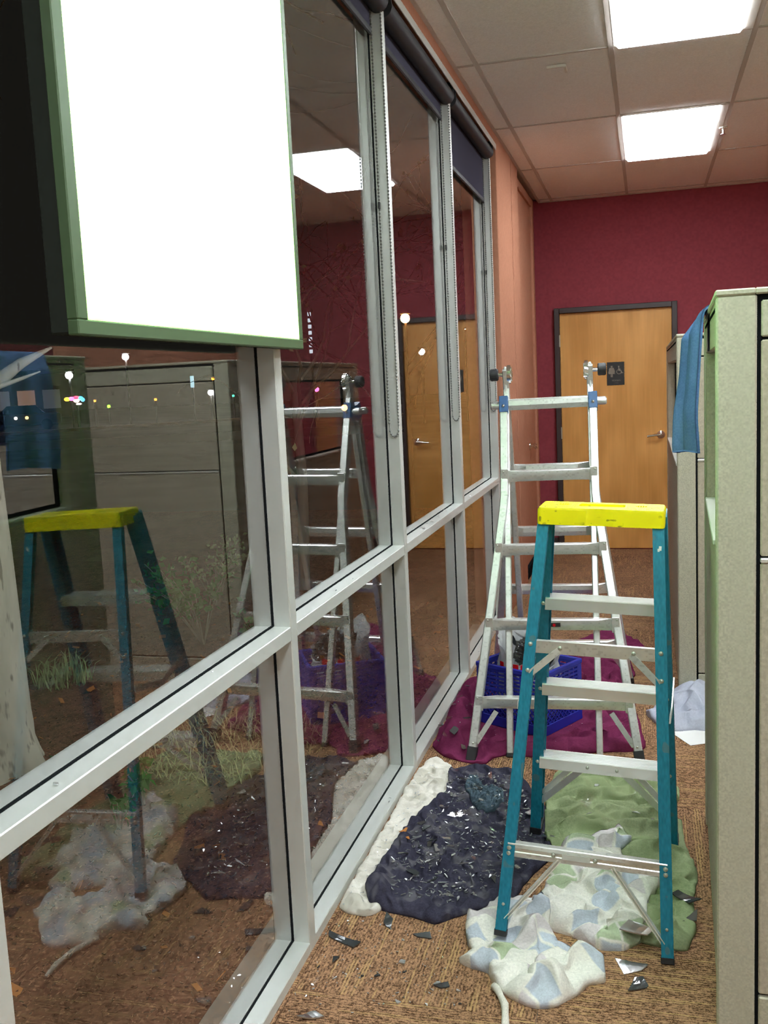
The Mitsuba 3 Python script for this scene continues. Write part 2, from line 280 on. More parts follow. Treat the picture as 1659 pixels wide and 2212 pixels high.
# ================================================================== WINDOW WALL (glass in the plane x = 0)
MU = [-.15, 1.069, 2.2885, 3.508, 4.7265, 5.9465]
PX, HW, ZT = .049, .0225, .9010
SILL = .030
for w in range(5):
    y0, y1 = MU[w], MU[w + 1]; k = f'window_{w + 1}'
    put(k, [box(-.055, PX, y0 + HW, y1 - (-HW if w == 4 else HW) * 0 - HW, -.10, SILL - .002, .002)], M_['window_alu'], kind='structure')     # sill
    labels[k]['kind'] = 'structure'
    if w == 0: put('mullion', box(-.055, PX, y0 - HW, y0 + HW, -.10, 2.95, .0025), M_['window_alu'], k)
    put('mullion', box(-.055, PX, y1 - HW, y1 + HW, -.10, 2.95, .0025), M_['window_alu'], k)
    put('transom', box(-.055, PX, y0 + HW, y1 - HW, ZT - .037, ZT, .002), M_['window_alu'], k)
    put('header', box(-.055, PX + .002, y0 + HW, y1 - HW, 2.905, 2.95, .002), M_['window_alu'], k)
    ya, yb = y0 + HW, y1 - HW
    for z0, z1 in ((SILL - .002, ZT - .037), (ZT, 2.905)):
        put('gasket', [box(-.004, .0030, ya, ya + .003, z0, z1), box(-.004, .0030, yb - .003, yb, z0, z1), box(-.004, .0026, ya, yb, z0, z0 + .003), box(-.004, .0026, ya, yb, z1 - .003, z1)], M_['gasket'], k)
        put('pane', quad((0, ya, z0), (0, yb, z0), (0, yb, z1), (0, ya, z1)), M_['glass'], k)
# roller blinds
drops = {1: .30, 2: 2.752, 3: 2.755, 4: 2.575}
bl = {1: 'black roller blind behind the lit green-white sign', 2: 'black roller blind cut by the top edge, left of the nearest bare mullion', 3: 'black roller blind second from the end, hem just below its roll', 4: 'black roller blind nearest the salmon wall, drawn down the farthest'}
drops[1] = 2.74
for w in (1, 2, 3, 4):
    y0, y1 = MU[w] + HW + .004, MU[w + 1] - HW + (.012 if w == 4 else .010)
    k = thing('roller_blind', bl[w], 'roller blind', 'black roller blinds under the ceiling')
    ye = MU[w + 1] - HW - .002
    put('roll', cyl((.041, y0 + .01, 2.840), (.041, ye - .01, 2.840), .0365, 28), M_['blind_black'], k, smooth=40)
    for yy in (y0, ye - .012):
        put('end_cap', [cyl((.040, yy, 2.842), (.040, yy + .012, 2.842), .0385, 24), box(.010, .076, yy, yy + .012, 2.842, 2.902, .002)], M_['blind_black'], k, smooth=40)
    zb = drops[w]
    put('fabric', box(.012, .0135, y0 + .03, ye - .02, zb, 2.842), M_['blind_cloth'], k)
    put('hem_bar', box(.007, .0190, y0 + .03, ye - .02, zb - .026, zb + .002, .004), M_['blind_black'], k)
    if w == 1: continue
    # bead chain loop that hangs against the far mullion of the bay
    zl = 1.335; pts = []
    for z in np.arange(2.84, zl + .02, -.012): pts.append((.014, ye - .008, z))
    for a in np.linspace(0, np.pi, 9)[1:-1]: pts.append((.014 + .018 * (1 - math.cos(a)), ye - .008, zl + .012 - .034 * math.sin(a)))
    for z in np.arange(zl + .02, 2.84, .012): pts.append((.050, ye - .008, z))
    ic = trimesh.creation.icosphere(0, .0043); v, f = ic.vertices, ic.faces
    P = np.array(pts); n_ = len(P)
    chain = trimesh.Trimesh((P[:, None] + v[None]).reshape(-1, 3), (np.arange(n_)[:, None, None] * len(v) + f[None]).reshape(-1, 3), process=False)
    put('bead_chain', [chain, tube(P, .0009, 4)], M_['bead'], k)
    put('chain_stop', box(.010, .018, ye - .014, ye - .002, 2.135, 2.160, .002), M_['black'], k)

# ================================================================== LIT SIGN hung against the mullions
k = thing('lit_sign', 'large glowing white sign with a green edge hung in front of the window', 'illuminated sign')
sy0, sy1, sz0, sz1, sx0, sx1 = 1.322, 2.331, 1.605, 2.775, .052, .104
put('housing', box(sx0, sx1 - .004, sy0 + .002, sy1 - .002, sz0 + .002, sz1, .003), M_['sign_back'], k)
b = .0235
put('bezel', [box(sx1 - .02, sx1, sy0, sy1, sz0, sz0 + b, .002), box(sx1 - .02, sx1, sy0, sy1, sz1 - b, sz1, .002), box(sx1 - .02, sx1, sy0, sy0 + b + .006, sz0 + b, sz1 - b, .002), box(sx1 - .02, sx1, sy1 - b, sy1, sz0 + b, sz1 - b, .002)], M_['sign_body'], k)
ya, yb, za, zb_ = sy0 + b + .006, sy1 - b, sz0 + b, sz1 - b; xs = sx1 - .0015
def yz(x, y0, y1, z0, z1): return quad((x, y0, z0), (x, y1, z0), (x, y1, z1), (x, y0, z1))
r = .0035
put('rim_light', [yz(xs, ya, ya + r, za, zb_), yz(xs, yb - r, yb, za, zb_), yz(xs, ya + r, yb - r, za, za + r), yz(xs, ya + r, yb - r, zb_ - r, zb_)], M_['white_plastic'], k, emitter={'type': 'area', 'radiance': C(*SIGN_RIM), 'sampling_weight': .05})
put('face', yz(xs, ya + r, yb - r, za + r, zb_ - r), M_['white_plastic'], k, emitter={'type': 'area', 'radiance': C(*SIGN)})
for y in (1.5, 2.15): put('hanger', [box(.1025, .106, y - .012, y + .012, sz1 - .03, 2.935), box(.0805, .106, y - .012, y + .012, 2.915, 2.935)], M_['blind_black'], k)

# ================================================================== CUBICLE PARTITIONS
def partition(name, label, M, L, u0, u1, zs, zt_, wall2):
    """local frame: u = +y along the aisle, v = +x into the cubicle; corner at the origin."""
    k = thing(name, label, 'cubicle partition')
    th, pw, zc = .074, .078, 1.652
    P = lambda n, ms, mat, **kw: put(n, [tf(m, M) for m in (ms if isinstance(ms, list) else [ms])], M_[mat], k, **kw)
    B = lambda v0, v1, a0, a1, z0, z1, ch=.0: box(v0, v1, a0, a1, z0, z1, ch)
    P('post', B(0, pw, 0, th, 0, zc, .004), 'trim')
    P('post', B(0, th, L - pw, L, 0, zc, .004), 'trim')
    P('top_cap', [B(-.002, th + .002, -.002, L + .002, zc, zc + .013, .003), B(th, wall2, -.002, th + .002, zc, zc + .013, .003)], 'trim')
    # aisle wall with its window
    P('aisle_panel', B(.004, th - .004, th, L - pw, .10, zs - .03, .003), 'panel')
    P('aisle_panel', B(.004, th - .004, th, L - pw, zt_, zc, .002), 'panel')
    P('aisle_panel', B(.004, th - .004, th, u0, zs - .03, zt_, .002), 'panel')
    P('aisle_panel', B(.004, th - .004, u1, L - pw, zs - .03, zt_, .002), 'panel')
    P('groove', B(.002, .006, th, L - pw, zc - .020, zc - .014), 'gasket')
    P('base_rail', B(.006, th - .006, th, L - pw, 0, .098, .002), 'trim')
    P('sill', B(-.001, th, u0, u1, zs - .03, zs - .018, .002), 'inner_white')
    wf = .012
    P('window_frame', [B(.048, .062, u0, u0 + wf, zs - .018, zt_), B(.048, .062, u1 - wf, u1, zs - .018, zt_), B(.048, .062, u0, u1, zt_ - wf, zt_), B(.048, .062, u0, u1, zs - .018, zs - .018 + wf)], 'gasket')
    P('window_pane', quad((.055, u0, zs - .018), (.055, u1, zs - .018), (.055, u1, zt_), (.055, u0, zt_)), 'glass')
    # cross wall facing the camera
    P('groove', [B(pw, pw + .007, .012, th - .012, .0, zc), B(pw, wall2, .012, th - .012, .10, zc)], 'gasket')
    x0 = pw + .008
    P('cross_panel', B(x0, wall2, .002, th - .002, 1.567, 1.640, .003), 'trim')
    P('cross_panel', B(x0, wall2, .002, th - .002, 1.118, 1.561, .003), 'panel')
    P('joint_strip', B(x0, wall2, -.001, th + .001, 1.104, 1.114, .002), 'bright_alu')
    P('cross_panel', B(x0, wall2, .002, th - .002, .136, 1.102, .003), 'panel')
    P('base_rail', B(x0, wall2, 0, th, 0, .130, .003), 'trim')
    P('post', B(wall2, wall2 + pw, 0, th, 0, zc, .004), 'trim')
    return k
partition('cubicle_partition', 'beige cubicle partition nearest the camera with a blue towel over its rail', pose(1.076, 2.10, 0, -.034), 1.18, .21, 1.00, 1.135, 1.556, 1.75)
partition('cubicle_partition', 'farther beige cubicle partition beside the wooden door and grey cloth', pose(1.067, 4.47, 0, 0), 2.25, .17, 2.02, 1.10, 1.556, 1.75)
k = 'cubicle_partition'
# ---- blue towel folded over the rail
def drape(prof_pts, y0, y1, nu, seed, taper):
    """cloth strip: prof_pts (x, z) down one side, over the rail and down the other; swept from y0 to y1 with folds."""
    prof = np.array(prof_pts, float); s = np.r_[0, np.cumsum(np.linalg.norm(np.diff(prof, axis=0), axis=1))]; n = 90
    q = np.linspace(0, s[-1], n); px, pz = np.interp(q, s, prof[:, 0]), np.interp(q, s, prof[:, 1])
    ker = np.ones(5) / 5; px = np.convolve(np.pad(px, 2, 'edge'), ker, 'valid'); pz = np.convolve(np.pad(pz, 2, 'edge'), ker, 'valid')
    u = np.linspace(0, 1, nu); bulge = (1 - np.exp(-(u / .10) ** 2)) * (1 - .9 * np.exp(-((1 - u) / .08) ** 2)); yy = y0 + (y1 - y0) * u
    G = np.zeros((n, nu, 3)); hang = np.clip((1.668 - pz) / .07, 0, 1) * (.85 + .3 * np.clip((1.5 - pz) / .2, 0, 1))
    side = np.where(q < s[np.argmax(prof[:, 1])], -1.0, 1.0)
    for a in range(n):
        c = .5 * (y0 + y1); h = hang[a]; w = 1 - taper * h
        fold = h * (.020 * np.sin(u * 9.0 + seed + 1.2 * h) + .010 * np.sin(u * 21 + 2 * h + seed))
        G[a, :, 0] = px[a] + side[a] * (.004 + np.maximum((fold + .036 * h) * bulge, .001)); G[a, :, 1] = c + (yy - c) * w + .015 * h * np.sin(3 * h + seed); G[a, :, 2] = pz[a] + .008 * h * np.sin(u * 5 + seed)
    return G
def sheet(G, t):
    n, m, _ = G.shape; idx = np.arange(n * m).reshape(n, m)
    f = np.vstack([np.c_[idx[:-1, :-1].ravel(), idx[1:, :-1].ravel(), idx[1:, 1:].ravel()], np.c_[idx[:-1, :-1].ravel(), idx[1:, 1:].ravel(), idx[:-1, 1:].ravel()]])
    mm = trimesh.Trimesh(G.reshape(-1, 3), f, process=False); N = mm.vertex_normals
    v = np.vstack([mm.vertices + N * t / 2, mm.vertices - N * t / 2]); K = n * m
    rim = np.r_[idx[0, :], idx[1:, -1], idx[-1, -2::-1], idx[-2:0:-1, 0]]; nx = np.roll(rim, -1)
    f2 = np.vstack([f, f[:, ::-1] + K, np.c_[rim, rim + K, nx + K], np.c_[rim, nx + K, nx]])
    return trimesh.Trimesh(v, f2, process=False)
CUB1 = pose(1.076, 2.10, 0, -.034)
G = drape([(-.020, 1.275), (-.026, 1.38), (-.018, 1.52), (-.009, 1.655), (-.004, 1.671), (.036, 1.674), (.078, 1.671), (.086, 1.655), (.087, 1.50), (.087, 1.36)], .60, .89, 44, .6, .05)
m = tf(sheet(G, .007), CUB1)
put('blue_towel', m, M_['blue_terry'], smooth=True, label='blue hand towel hung over the top rail of the near cubicle partition', category='towel', uv=np.c_[m.vertices[:, 1], m.vertices[:, 2]])
# ================================================================== STEP LADDER (blue-green rails, yellow cap), seen from its rear side
SL = pose(.7709, 2.7041, .0095, -.0425, .040)
k = thing('step_ladder', 'short blue-green step ladder with a bright yellow top cap', 'ladder')
P = lambda n, ms, mat, parent=k, **kw: put(n, [tf(m, SL) for m in (ms if isinstance(ms, list) else [ms])], M_[mat], parent, **kw)
zt, wc, dc = 1.0917, .3383, .1409
# cap: plan with rounded ends, scooped rear lip, tool tray recess and holes in the top
plan = sg.box(-wc / 2, -dc / 2, wc / 2, dc / 2).buffer(-.012).buffer(.012, quad_segs=4)
cap = trimesh.creation.extrude_polygon(plan, .0465, engine='earcut'); cap.apply_translation((0, 0, zt))
import manifold3d as mf
def man(m): return mf.Manifold(mf.Mesh(np.asarray(m.vertices, np.float32), np.asarray(m.faces, np.uint32)))
def back(x): q = x.to_mesh(); return trimesh.Trimesh(np.array(q.vert_properties[:, :3]), np.array(q.tri_verts), process=False)
rail_N = [(-.168, -dc / 2 + .012), (.168, -dc / 2 + .012)]
hull = trimesh.convex.convex_hull(np.vstack([np.c_[np.array(plan.exterior.coords), np.full(len(plan.exterior.coords), zz + zt)] * [s_, s_, 1] for zz, s_ in ((0, 1.0), (.040, 1.0), (.0465, .975))]))
cm = man(hull) - man(tf(cyl((0, -dc / 2 - .115, zt - .01), (0, -dc / 2 - .115, zt + .1), .121, 64), np.eye(4)))
cm = cm - man(box(-.062, .062, -.018, .034, zt + .034, zt + .06, .006)) - man(box(-.152, .152, -dc / 2 + .010, dc / 2 - .010, zt - .01, zt + .028))
for x in (-.105, .105): cm = cm - man(cyl((x, .012, zt + .036), (x, .012, zt + .06), .016, 20))
P('cap', back(cm), 'yellow', smooth=30)
ribs = [box(x - .0012, x + .0012, -.052, .052, zt + .0462, zt + .0472) for x in np.r_[np.arange(-.150, -.066, .0065), np.arange(.068, .152, .0065)]]
P('cap_ribs', ribs, 'yellow')
tN, tF = -dc / 2 + .016, dc / 2 - .016
def nl(s, z): t = z / zt; return V(s * (.4649 + (.3362 - .4649) * t - .0306) / 2, -.2985 + (tN + .2985) * t, z)
def fl(s, z): t = z / zt; return V(s * (.4703 + (.3463 - .4703) * t - .0346) / 2, .3502 + (tF - .3502) * t, z)
for s_ in (-1, 1):
    P('rail', beam(nl(s_, .012), nl(s_, zt + .026), channel(.0306, .020, .0042, s_)), 'teal')
    P('rail', beam(fl(s_, .012), fl(s_, zt + .026), channel(.0346, .060, .0045, s_)), 'teal')
    P('foot', beam(nl(s_, .0), nl(s_, .014), rect(.034, .025, r=.003)), 'rubber')
    P('foot', beam(fl(s_, .0), fl(s_, .022), rect(.038, .065, r=.003)), 'rubber')
    a, b_ = nl(s_, .60) + V(s_ * .019, .006, 0), fl(s_, .60) + V(s_ * .021, -.01, 0)
    P('spreader', [beam(a, (a + b_) / 2 + V(0, 0, -.035), rect(.004, .022)), beam(b_, (a + b_) / 2 + V(0, 0, -.035), rect(.004, .022))], 'bright_alu')
# treads: three, with ribbed tops
def tread(z):
    a, b_ = fl(-1, z), fl(1, z)
    y0 = a[1] - .040; prof = [(0, -.036), (0, -.003)]
    for q in range(6): prof += [(.004 + .0125 * q, 0), (.010 + .0125 * q, 0), (.0125 + .0125 * q, -.003)]
    prof += [(.079, -.002), (.079, -.036), (.076, -.036), (.076, -.008), (.003, -.008), (.003, -.036)]
    m = trimesh.creation.extrude_polygon(sg.Polygon(prof), b_[0] - a[0] - .012, engine='earcut')
    M = np.array([[0, 0, 1, a[0] + .006], [1, 0, 0, y0], [0, 1, 0, z], [0, 0, 0, 1.0]]); m.apply_transform(M); return m
def dome(p, r=.0065, ax=(0, -1, 0)): return lathe([(0, 0), (r, 0), (r * .85, r * .45), (r * .4, r * .7), (0, r * .76)], 12, p, ax)
for z in (.8502, .5623, .2957):
    P('tread', tread(z), 'bright_alu')
    for s_ in (-1, 1): P('rivet', dome(fl(s_, z - .02) + V(0, -.031, 0)), 'rivet', smooth=40)
a = fl(-1, .2957)
for s_ in (-1, 1):
    P('knee_brace', beam(V(s_ * .065, a[1] - .02, .262), fl(s_, .115) + V(-s_ * .012, -.012, 0), rect(.005, .020), (0, 1, 0)), 'bright_alu')
    P('knee_brace', beam(V(s_ * .085, a[1] + .03, .262), fl(s_, .13) + V(-s_ * .012, .02, 0), rect(.005, .018), (0, 1, 0)), 'bright_alu')
    P('rivet', dome(V(s_ * .045, a[1] - .040, .278), .0055), 'rivet', smooth=40)
# rear braces: a flat bar above, a deeper grooved bar below
def bar(z, h, groove):
    a, b_ = nl(-1, z), nl(1, z); y = a[1] - .006
    prof = [(-.004, -h), (-.004, 0), (.012, 0), (.012, -.003), (0, -.003), (0, -h)] if not groove else [(-.004, -h), (-.006, -h + .003), (-.004, -h * .66), (-.0015, -h * .6), (-.0015, -h * .4), (-.004, -h * .34), (-.006, -.003), (-.004, 0), (.012, 0), (.012, -.003), (.002, -.003), (.002, -h)]
    m = trimesh.creation.extrude_polygon(sg.Polygon(prof).buffer(0), b_[0] - a[0] + .010, engine='earcut')
    m.apply_transform(np.array([[0, 0, 1, a[0] - .005], [1, 0, 0, y], [0, 1, 0, z], [0, 0, 0, 1.0]])); return m, y - .004
m, yb = bar(.7796, .034, False); P('rear_brace', m, 'ladder_alu')
for x in (-.092, .102): P('rivet', dome(V(x, yb, .763), .0062), 'rivet', smooth=40)
m, yb2 = bar(.2455, .040, True); P('rear_brace', m, 'ladder_alu')
for x in (-.085, .025): P('rivet', dome(V(x, yb2, .2255), .0062), 'rivet', smooth=40)
P('label_plate', box(-.062, .012, yb2 - .0026, yb2 - .001, .2175, .2345, .0004), 'dirt_label', label='worn white label')
for s_ in (-1, 1):
    for z in (.770, .700, .232, .218, .085): P('rivet', dome(nl(s_, z) + V(0, -.0105, 0), .0064 if z > .1 else .0045), 'rivet', smooth=40)
    P('corner_brace', beam(V(s_ * .095, yb + .001, .757), nl(s_, .690) + V(-s_ * .006, -.008, 0), rect(.004, .018), (0, 1, 0)), 'ladder_alu')
    P('corner_brace', beam(V(s_ * .070, yb2 + .004, .212), nl(s_, .045) + V(-s_ * .008, -.002, 0), channel(.017, .010, .0025, 1), (0, 1, 0)), 'bright_alu')
q_ = nl(1, 1.035) + V(.002, -.0112, 0); P('paint_mark', [box(q_[0] - .005, q_[0], q_[1], q_[1] + .001, q_[2] - .010, q_[2] + .004), box(q_[0] - .002, q_[0] + .005, q_[1], q_[1] + .001, q_[2] - .001, q_[2] + .011)], 'paper', label='white paint chip')

# ================================================================== FOLDING MULTI-POSITION LADDER (aluminium, flared outer rails)
ML = pose(.5436, 4.1999, 0, .0531, -.0086); ML[2, 3] = .0
k2 = thing('folding_ladder', 'tall silver aluminium folding ladder with black hinge knobs behind the step ladder', 'ladder')
Q = lambda n, ms, mat, parent=k2, **kw: put(n, [tf(m, ML) for m in (ms if isinstance(ms, list) else [ms])], M_[mat], parent, **kw)
zh, wi, wo, zf = 1.5262, .3569, .6578, 1.00
RUN = (1.395, 1.1009, .8059, .5145, .2186)
for sd, sn in ((-1, .5309), (1, .4551)):
    W = lambda X, z, o=0.0: V(X, sd * (sn * (1 - z / zh) + .0 + o), z)
    ox = lambda z: (wi / 2 + .008) if z >= zf else (wi / 2 + .008) + (wo / 2 - wi / 2 - .008) * (zf - z) / zf
    for s_ in (-1, 1):
        xi = s_ * (wi / 2 - .002)
        Q('inner_rail', beam(W(xi, .012, -.045), W(xi, zh + .02, -.018), rect(.026, .034, r=.004)), 'ladder_alu')
        Q('foot', beam(W(xi, 0, -.045), W(xi, .014, -.045), rect(.029, .038, r=.003)), 'rubber')
        pth = [W(s_ * ox(z), z, .002) for z in (1.425, zf + .02, zf - .05, .03)]
        Q('outer_rail', [beam(pth[0], pth[1], rect(.033, .045, r=.004)), beam(pth[1], pth[2], rect(.033, .045, r=.004)), beam(pth[2], pth[3], rect(.033, .045, r=.004))], 'ladder_alu')
        Q('foot', beam(W(s_ * ox(0), 0, .002), W(s_ * ox(.05), .05, .002), rect(.039, .052, r=.004)), 'rubber')
        c = W(s_ * ox(RUN[0]), RUN[0], .002)
        cl = Q('rail_clip', beam(W(s_ * ox(1.362), 1.362, .003), W(s_ * ox(1.428), 1.428, .003), rect(.037, .051, r=.003)), 'clip_blue', label='blue plastic rail clip')
        Q('rivet', dome(c + V(0, sd * .029, 0), .007, (0, sd, 0)), 'chrome', cl, smooth=40)
        Q('lock_pin', [cyl(c + V(s_ * .017, 0, 0), c + V(s_ * .052, 0, 0), .0165, 16), cyl(c + V(s_ * .052, 0, 0), c + V(s_ * .057, 0, 0), .0165, 16, .012)], 'ladder_alu', smooth=40)
        Q('lower_brace', beam(W(s_ * .225, RUN[4] - .03, .02), W(s_ * (ox(.07) - .012), .07, .02), rect(.004, .020), (0, 1, 0)), 'ladder_alu')
        Q('rivet', dome(W(s_ * ox(.07), .07, .026), .005, (0, sd, 0)), 'rivet', smooth=40)
    for n_, z in enumerate(RUN):
        hx = (wi / 2 - .012) if n_ == 0 else ox(z) - .008
        oo = -.012 if n_ == 0 else .004
        c = W(0, z, oo)[1]
        sec = [(-.020, .018), (-.014, .023), (.014, .023), (.020, .018), (.022, -.002), (.015, -.022), (-.015, -.022), (-.022, -.002)]
        m = trimesh.creation.extrude_polygon(sg.Polygon([(a_, b_) for a_, b_ in sec]), 1.0, engine='earcut')
        # flatten towards the ends, as pressed rungs are
        xs_ = np.r_[-hx, -hx + .012, -hx + .065, hx - .065, hx - .012, hx]; fl_ = np.array([.22, .22, 1, 1, .22, .22]) if n_ else np.ones(6)
        ring = np.array(sec); vv, ff = [], []
        for x, q in zip(xs_, fl_): vv += [(x, c + a_ * q + sd * .016 * (1 - q), z + b_ * (1.0 + .12 * (1 - q))) for a_, b_ in ring]
        K = len(ring)
        for r_ in range(5):
            for i in range(K): j = (i + 1) % K; ff += [(r_ * K + i, r_ * K + j, r_ * K + K + j), (r_ * K + i, r_ * K + K + j, r_ * K + K + i)]
        for i in range(1, K - 1): ff += [(0, i + 1, i), (5 * K, 5 * K + i, 5 * K + i + 1)]
        rg = Q('rung', trimesh.Trimesh(np.array(vv), np.array(ff), process=False), 'ladder_alu', smooth=25)
        if n_ == 0: Q('grip_strip', [box(-hx, hx, c + q - .002, c + q + .002, z + .0225, z + .0245) for q in (-.008, 0, .008)], 'ladder_alu', rg)
        else:
            for s_ in (-1, 1):
                bx = s_ * (ox(z) - .004); cy_ = W(0, z, .0265)[1]
                br = Q('bracket', box(bx - .015, bx + .015, cy_ - .002, cy_ + .002, z - .031, z + .031, .0015), 'ladder_alu', rg)
                for dz in (-.021, .021): Q('rivet', dome(V(bx + s_ * .005, cy_ + sd * .002, z + dz), .0042, (0, sd, 0)), 'rivet', rg)
c = V(0, -.5309 * (1 - RUN[3] / zh) - .0265, RUN[3])
Q('sticker', [box(-.005, .035, c[1] - .0015, c[1] - .0002, c[2] - .006, c[2] + .010)], 'black', label='small black and red sticker')
Q('sticker', [tf(cyl((.010, c[1] - .0024, c[2] + .001), (.010, c[1] - .0012, c[2] + .001), .0065, 16), np.eye(4))], 'red_print')
for s_ in (-1, 1):
    xh = s_ * (wi / 2 - .016); z = zh
    hg = Q('hinge', [cyl((xh - .008, 0, z), (xh + .008, 0, z), .040, 24)] + [cyl((xh - s_ * .012, .024 * math.cos(a), z + .024 * math.sin(a)), (xh + s_ * .0, .024 * math.cos(a), z + .024 * math.sin(a)), .010, 10) for a in np.arange(6) * np.pi / 3], 'chrome', smooth=30)
    Q('hinge_plate', [box(xh + s_ * .009, xh + s_ * .022, -.024, .002, z - .14, z + .034, .004)], 'white_alu', smooth=False)
    Q('shaft', cyl((xh + s_ * .015, -.004, z), (xh + s_ * .052, -.004, z), .0085, 14), 'chrome', hg, smooth=40)
    Q('knob', lathe([(0, .046), (.022, .047), (.026, .051), (.026, .077), (.022, .082), (0, .083)], 20, (xh, -.004, z), (s_, 0, 0)), 'rubber', hg, smooth=40)

# ================================================================== CLOTHS ON THE FLOOR
BELOW, PRESS = [], []
for s_ in (-1, 1):
    for f_ in (nl, fl): q = SL @ np.r_[f_(s_, 0), 1]; PRESS.append((q[0], q[1], .035, .007))
    for X, sd, y_ in ((wo / 2, -1, -.53), (wo / 2, 1, .455), (wi / 2, -1, -.575), (wi / 2, 1, .50)): q = ML @ np.array([s_ * X, y_, 0, 1]); PRESS.append((q[0], q[1], .04, .006))
for q in np.ndindex(3, 3): u_ = -.503; a_, b_ = (q[0] - 1) * .12, (q[1] - 1) * .10; PRESS.append((.430 + a_ * math.cos(u_) - b_ * math.sin(u_), 4.086 + a_ * math.sin(u_) + b_ * math.cos(u_), .09, .017))
def below(p):
    p = np.atleast_2d(p)[:, :2]; z = np.zeros(len(p))
    for f in BELOW: z = np.maximum(z, np.nan_to_num(f(p)))
    return z
def ridges(p, seed, scale, n=4, sharp=1.5, ang=None, spread=1.2):
    r = np.random.default_rng(seed); out = np.zeros(len(p))
    w = np.c_[meshkit.fbm(np.c_[p / .16, np.full(len(p), seed)], 2, seed) - .5, meshkit.fbm(np.c_[p / .16, np.full(len(p), seed + 9.)], 2, seed + 5) - .5] * .12
    q = p + w
    for i in range(n):
        a = (r.uniform(0, np.pi) if ang is None else ang + r.uniform(-spread, spread) / 2); c_, s_ = math.cos(a), math.sin(a); sc = scale * r.uniform(.7, 1.5)
        u, v = (q[:, 0] * c_ + q[:, 1] * s_) / sc, (-q[:, 0] * s_ + q[:, 1] * c_) / (sc * r.uniform(2.5, 4.5))
        g = meshkit.noise(np.c_[u, v, np.full(len(p), i * 3.7 + seed)], seed + i)
        out = np.maximum(out, r.uniform(.55, 1.0) * (1 - np.abs(2 * g - 1)) ** sharp)
    return out
def buckle(p, tri, fixed, zb, seed, su, sv, ang, wave, t, iters, z0, soft, sink):
    """Lay a sheet that is su x sv times larger than its outline into that outline: its edges push back to their own length, so it crumples into folds."""
    c_, s_ = math.cos(ang), math.sin(ang); q = np.c_[(p[:, 0] * c_ + p[:, 1] * s_) * su, (-p[:, 0] * s_ + p[:, 1] * c_) * sv]
    e = np.sort(np.vstack([tri[:, [0, 1]], tri[:, [1, 2]], tri[:, [2, 0]]]), 1); e = np.unique(e, axis=0); i, j = e.T; n = len(p)
    L = np.linalg.norm(q[i] - q[j], axis=1); deg = np.bincount(e.ravel(), minlength=n)
    x = np.c_[p, zb + t + z0]; home = p.copy(); w = np.where(fixed, .55, .015)
    for k in range(iters):
        d = x[j] - x[i]; l = np.linalg.norm(d, axis=1) + 1e-9; c = d * (.5 * (l - L) / l)[:, None]
        mv = np.stack([np.bincount(i, c[:, a], n) - np.bincount(j, c[:, a], n) for a in range(3)], 1) / (deg * .5)[:, None]
        x = x + .45 * mv
        if k % 2 == 0:
            lap = np.stack([np.bincount(i, x[j, a], n) + np.bincount(j, x[i, a], n) for a in range(3)], 1) / deg[:, None] - x
            x = x + soft * lap
        x[:, :2] += (home - x[:, :2]) * w[:, None]; x[:, 2] -= np.where(fixed, .10, sink) * (x[:, 2] - zb - t)
        x[:, 2] = np.maximum(x[:, 2], zb + t)
    return x
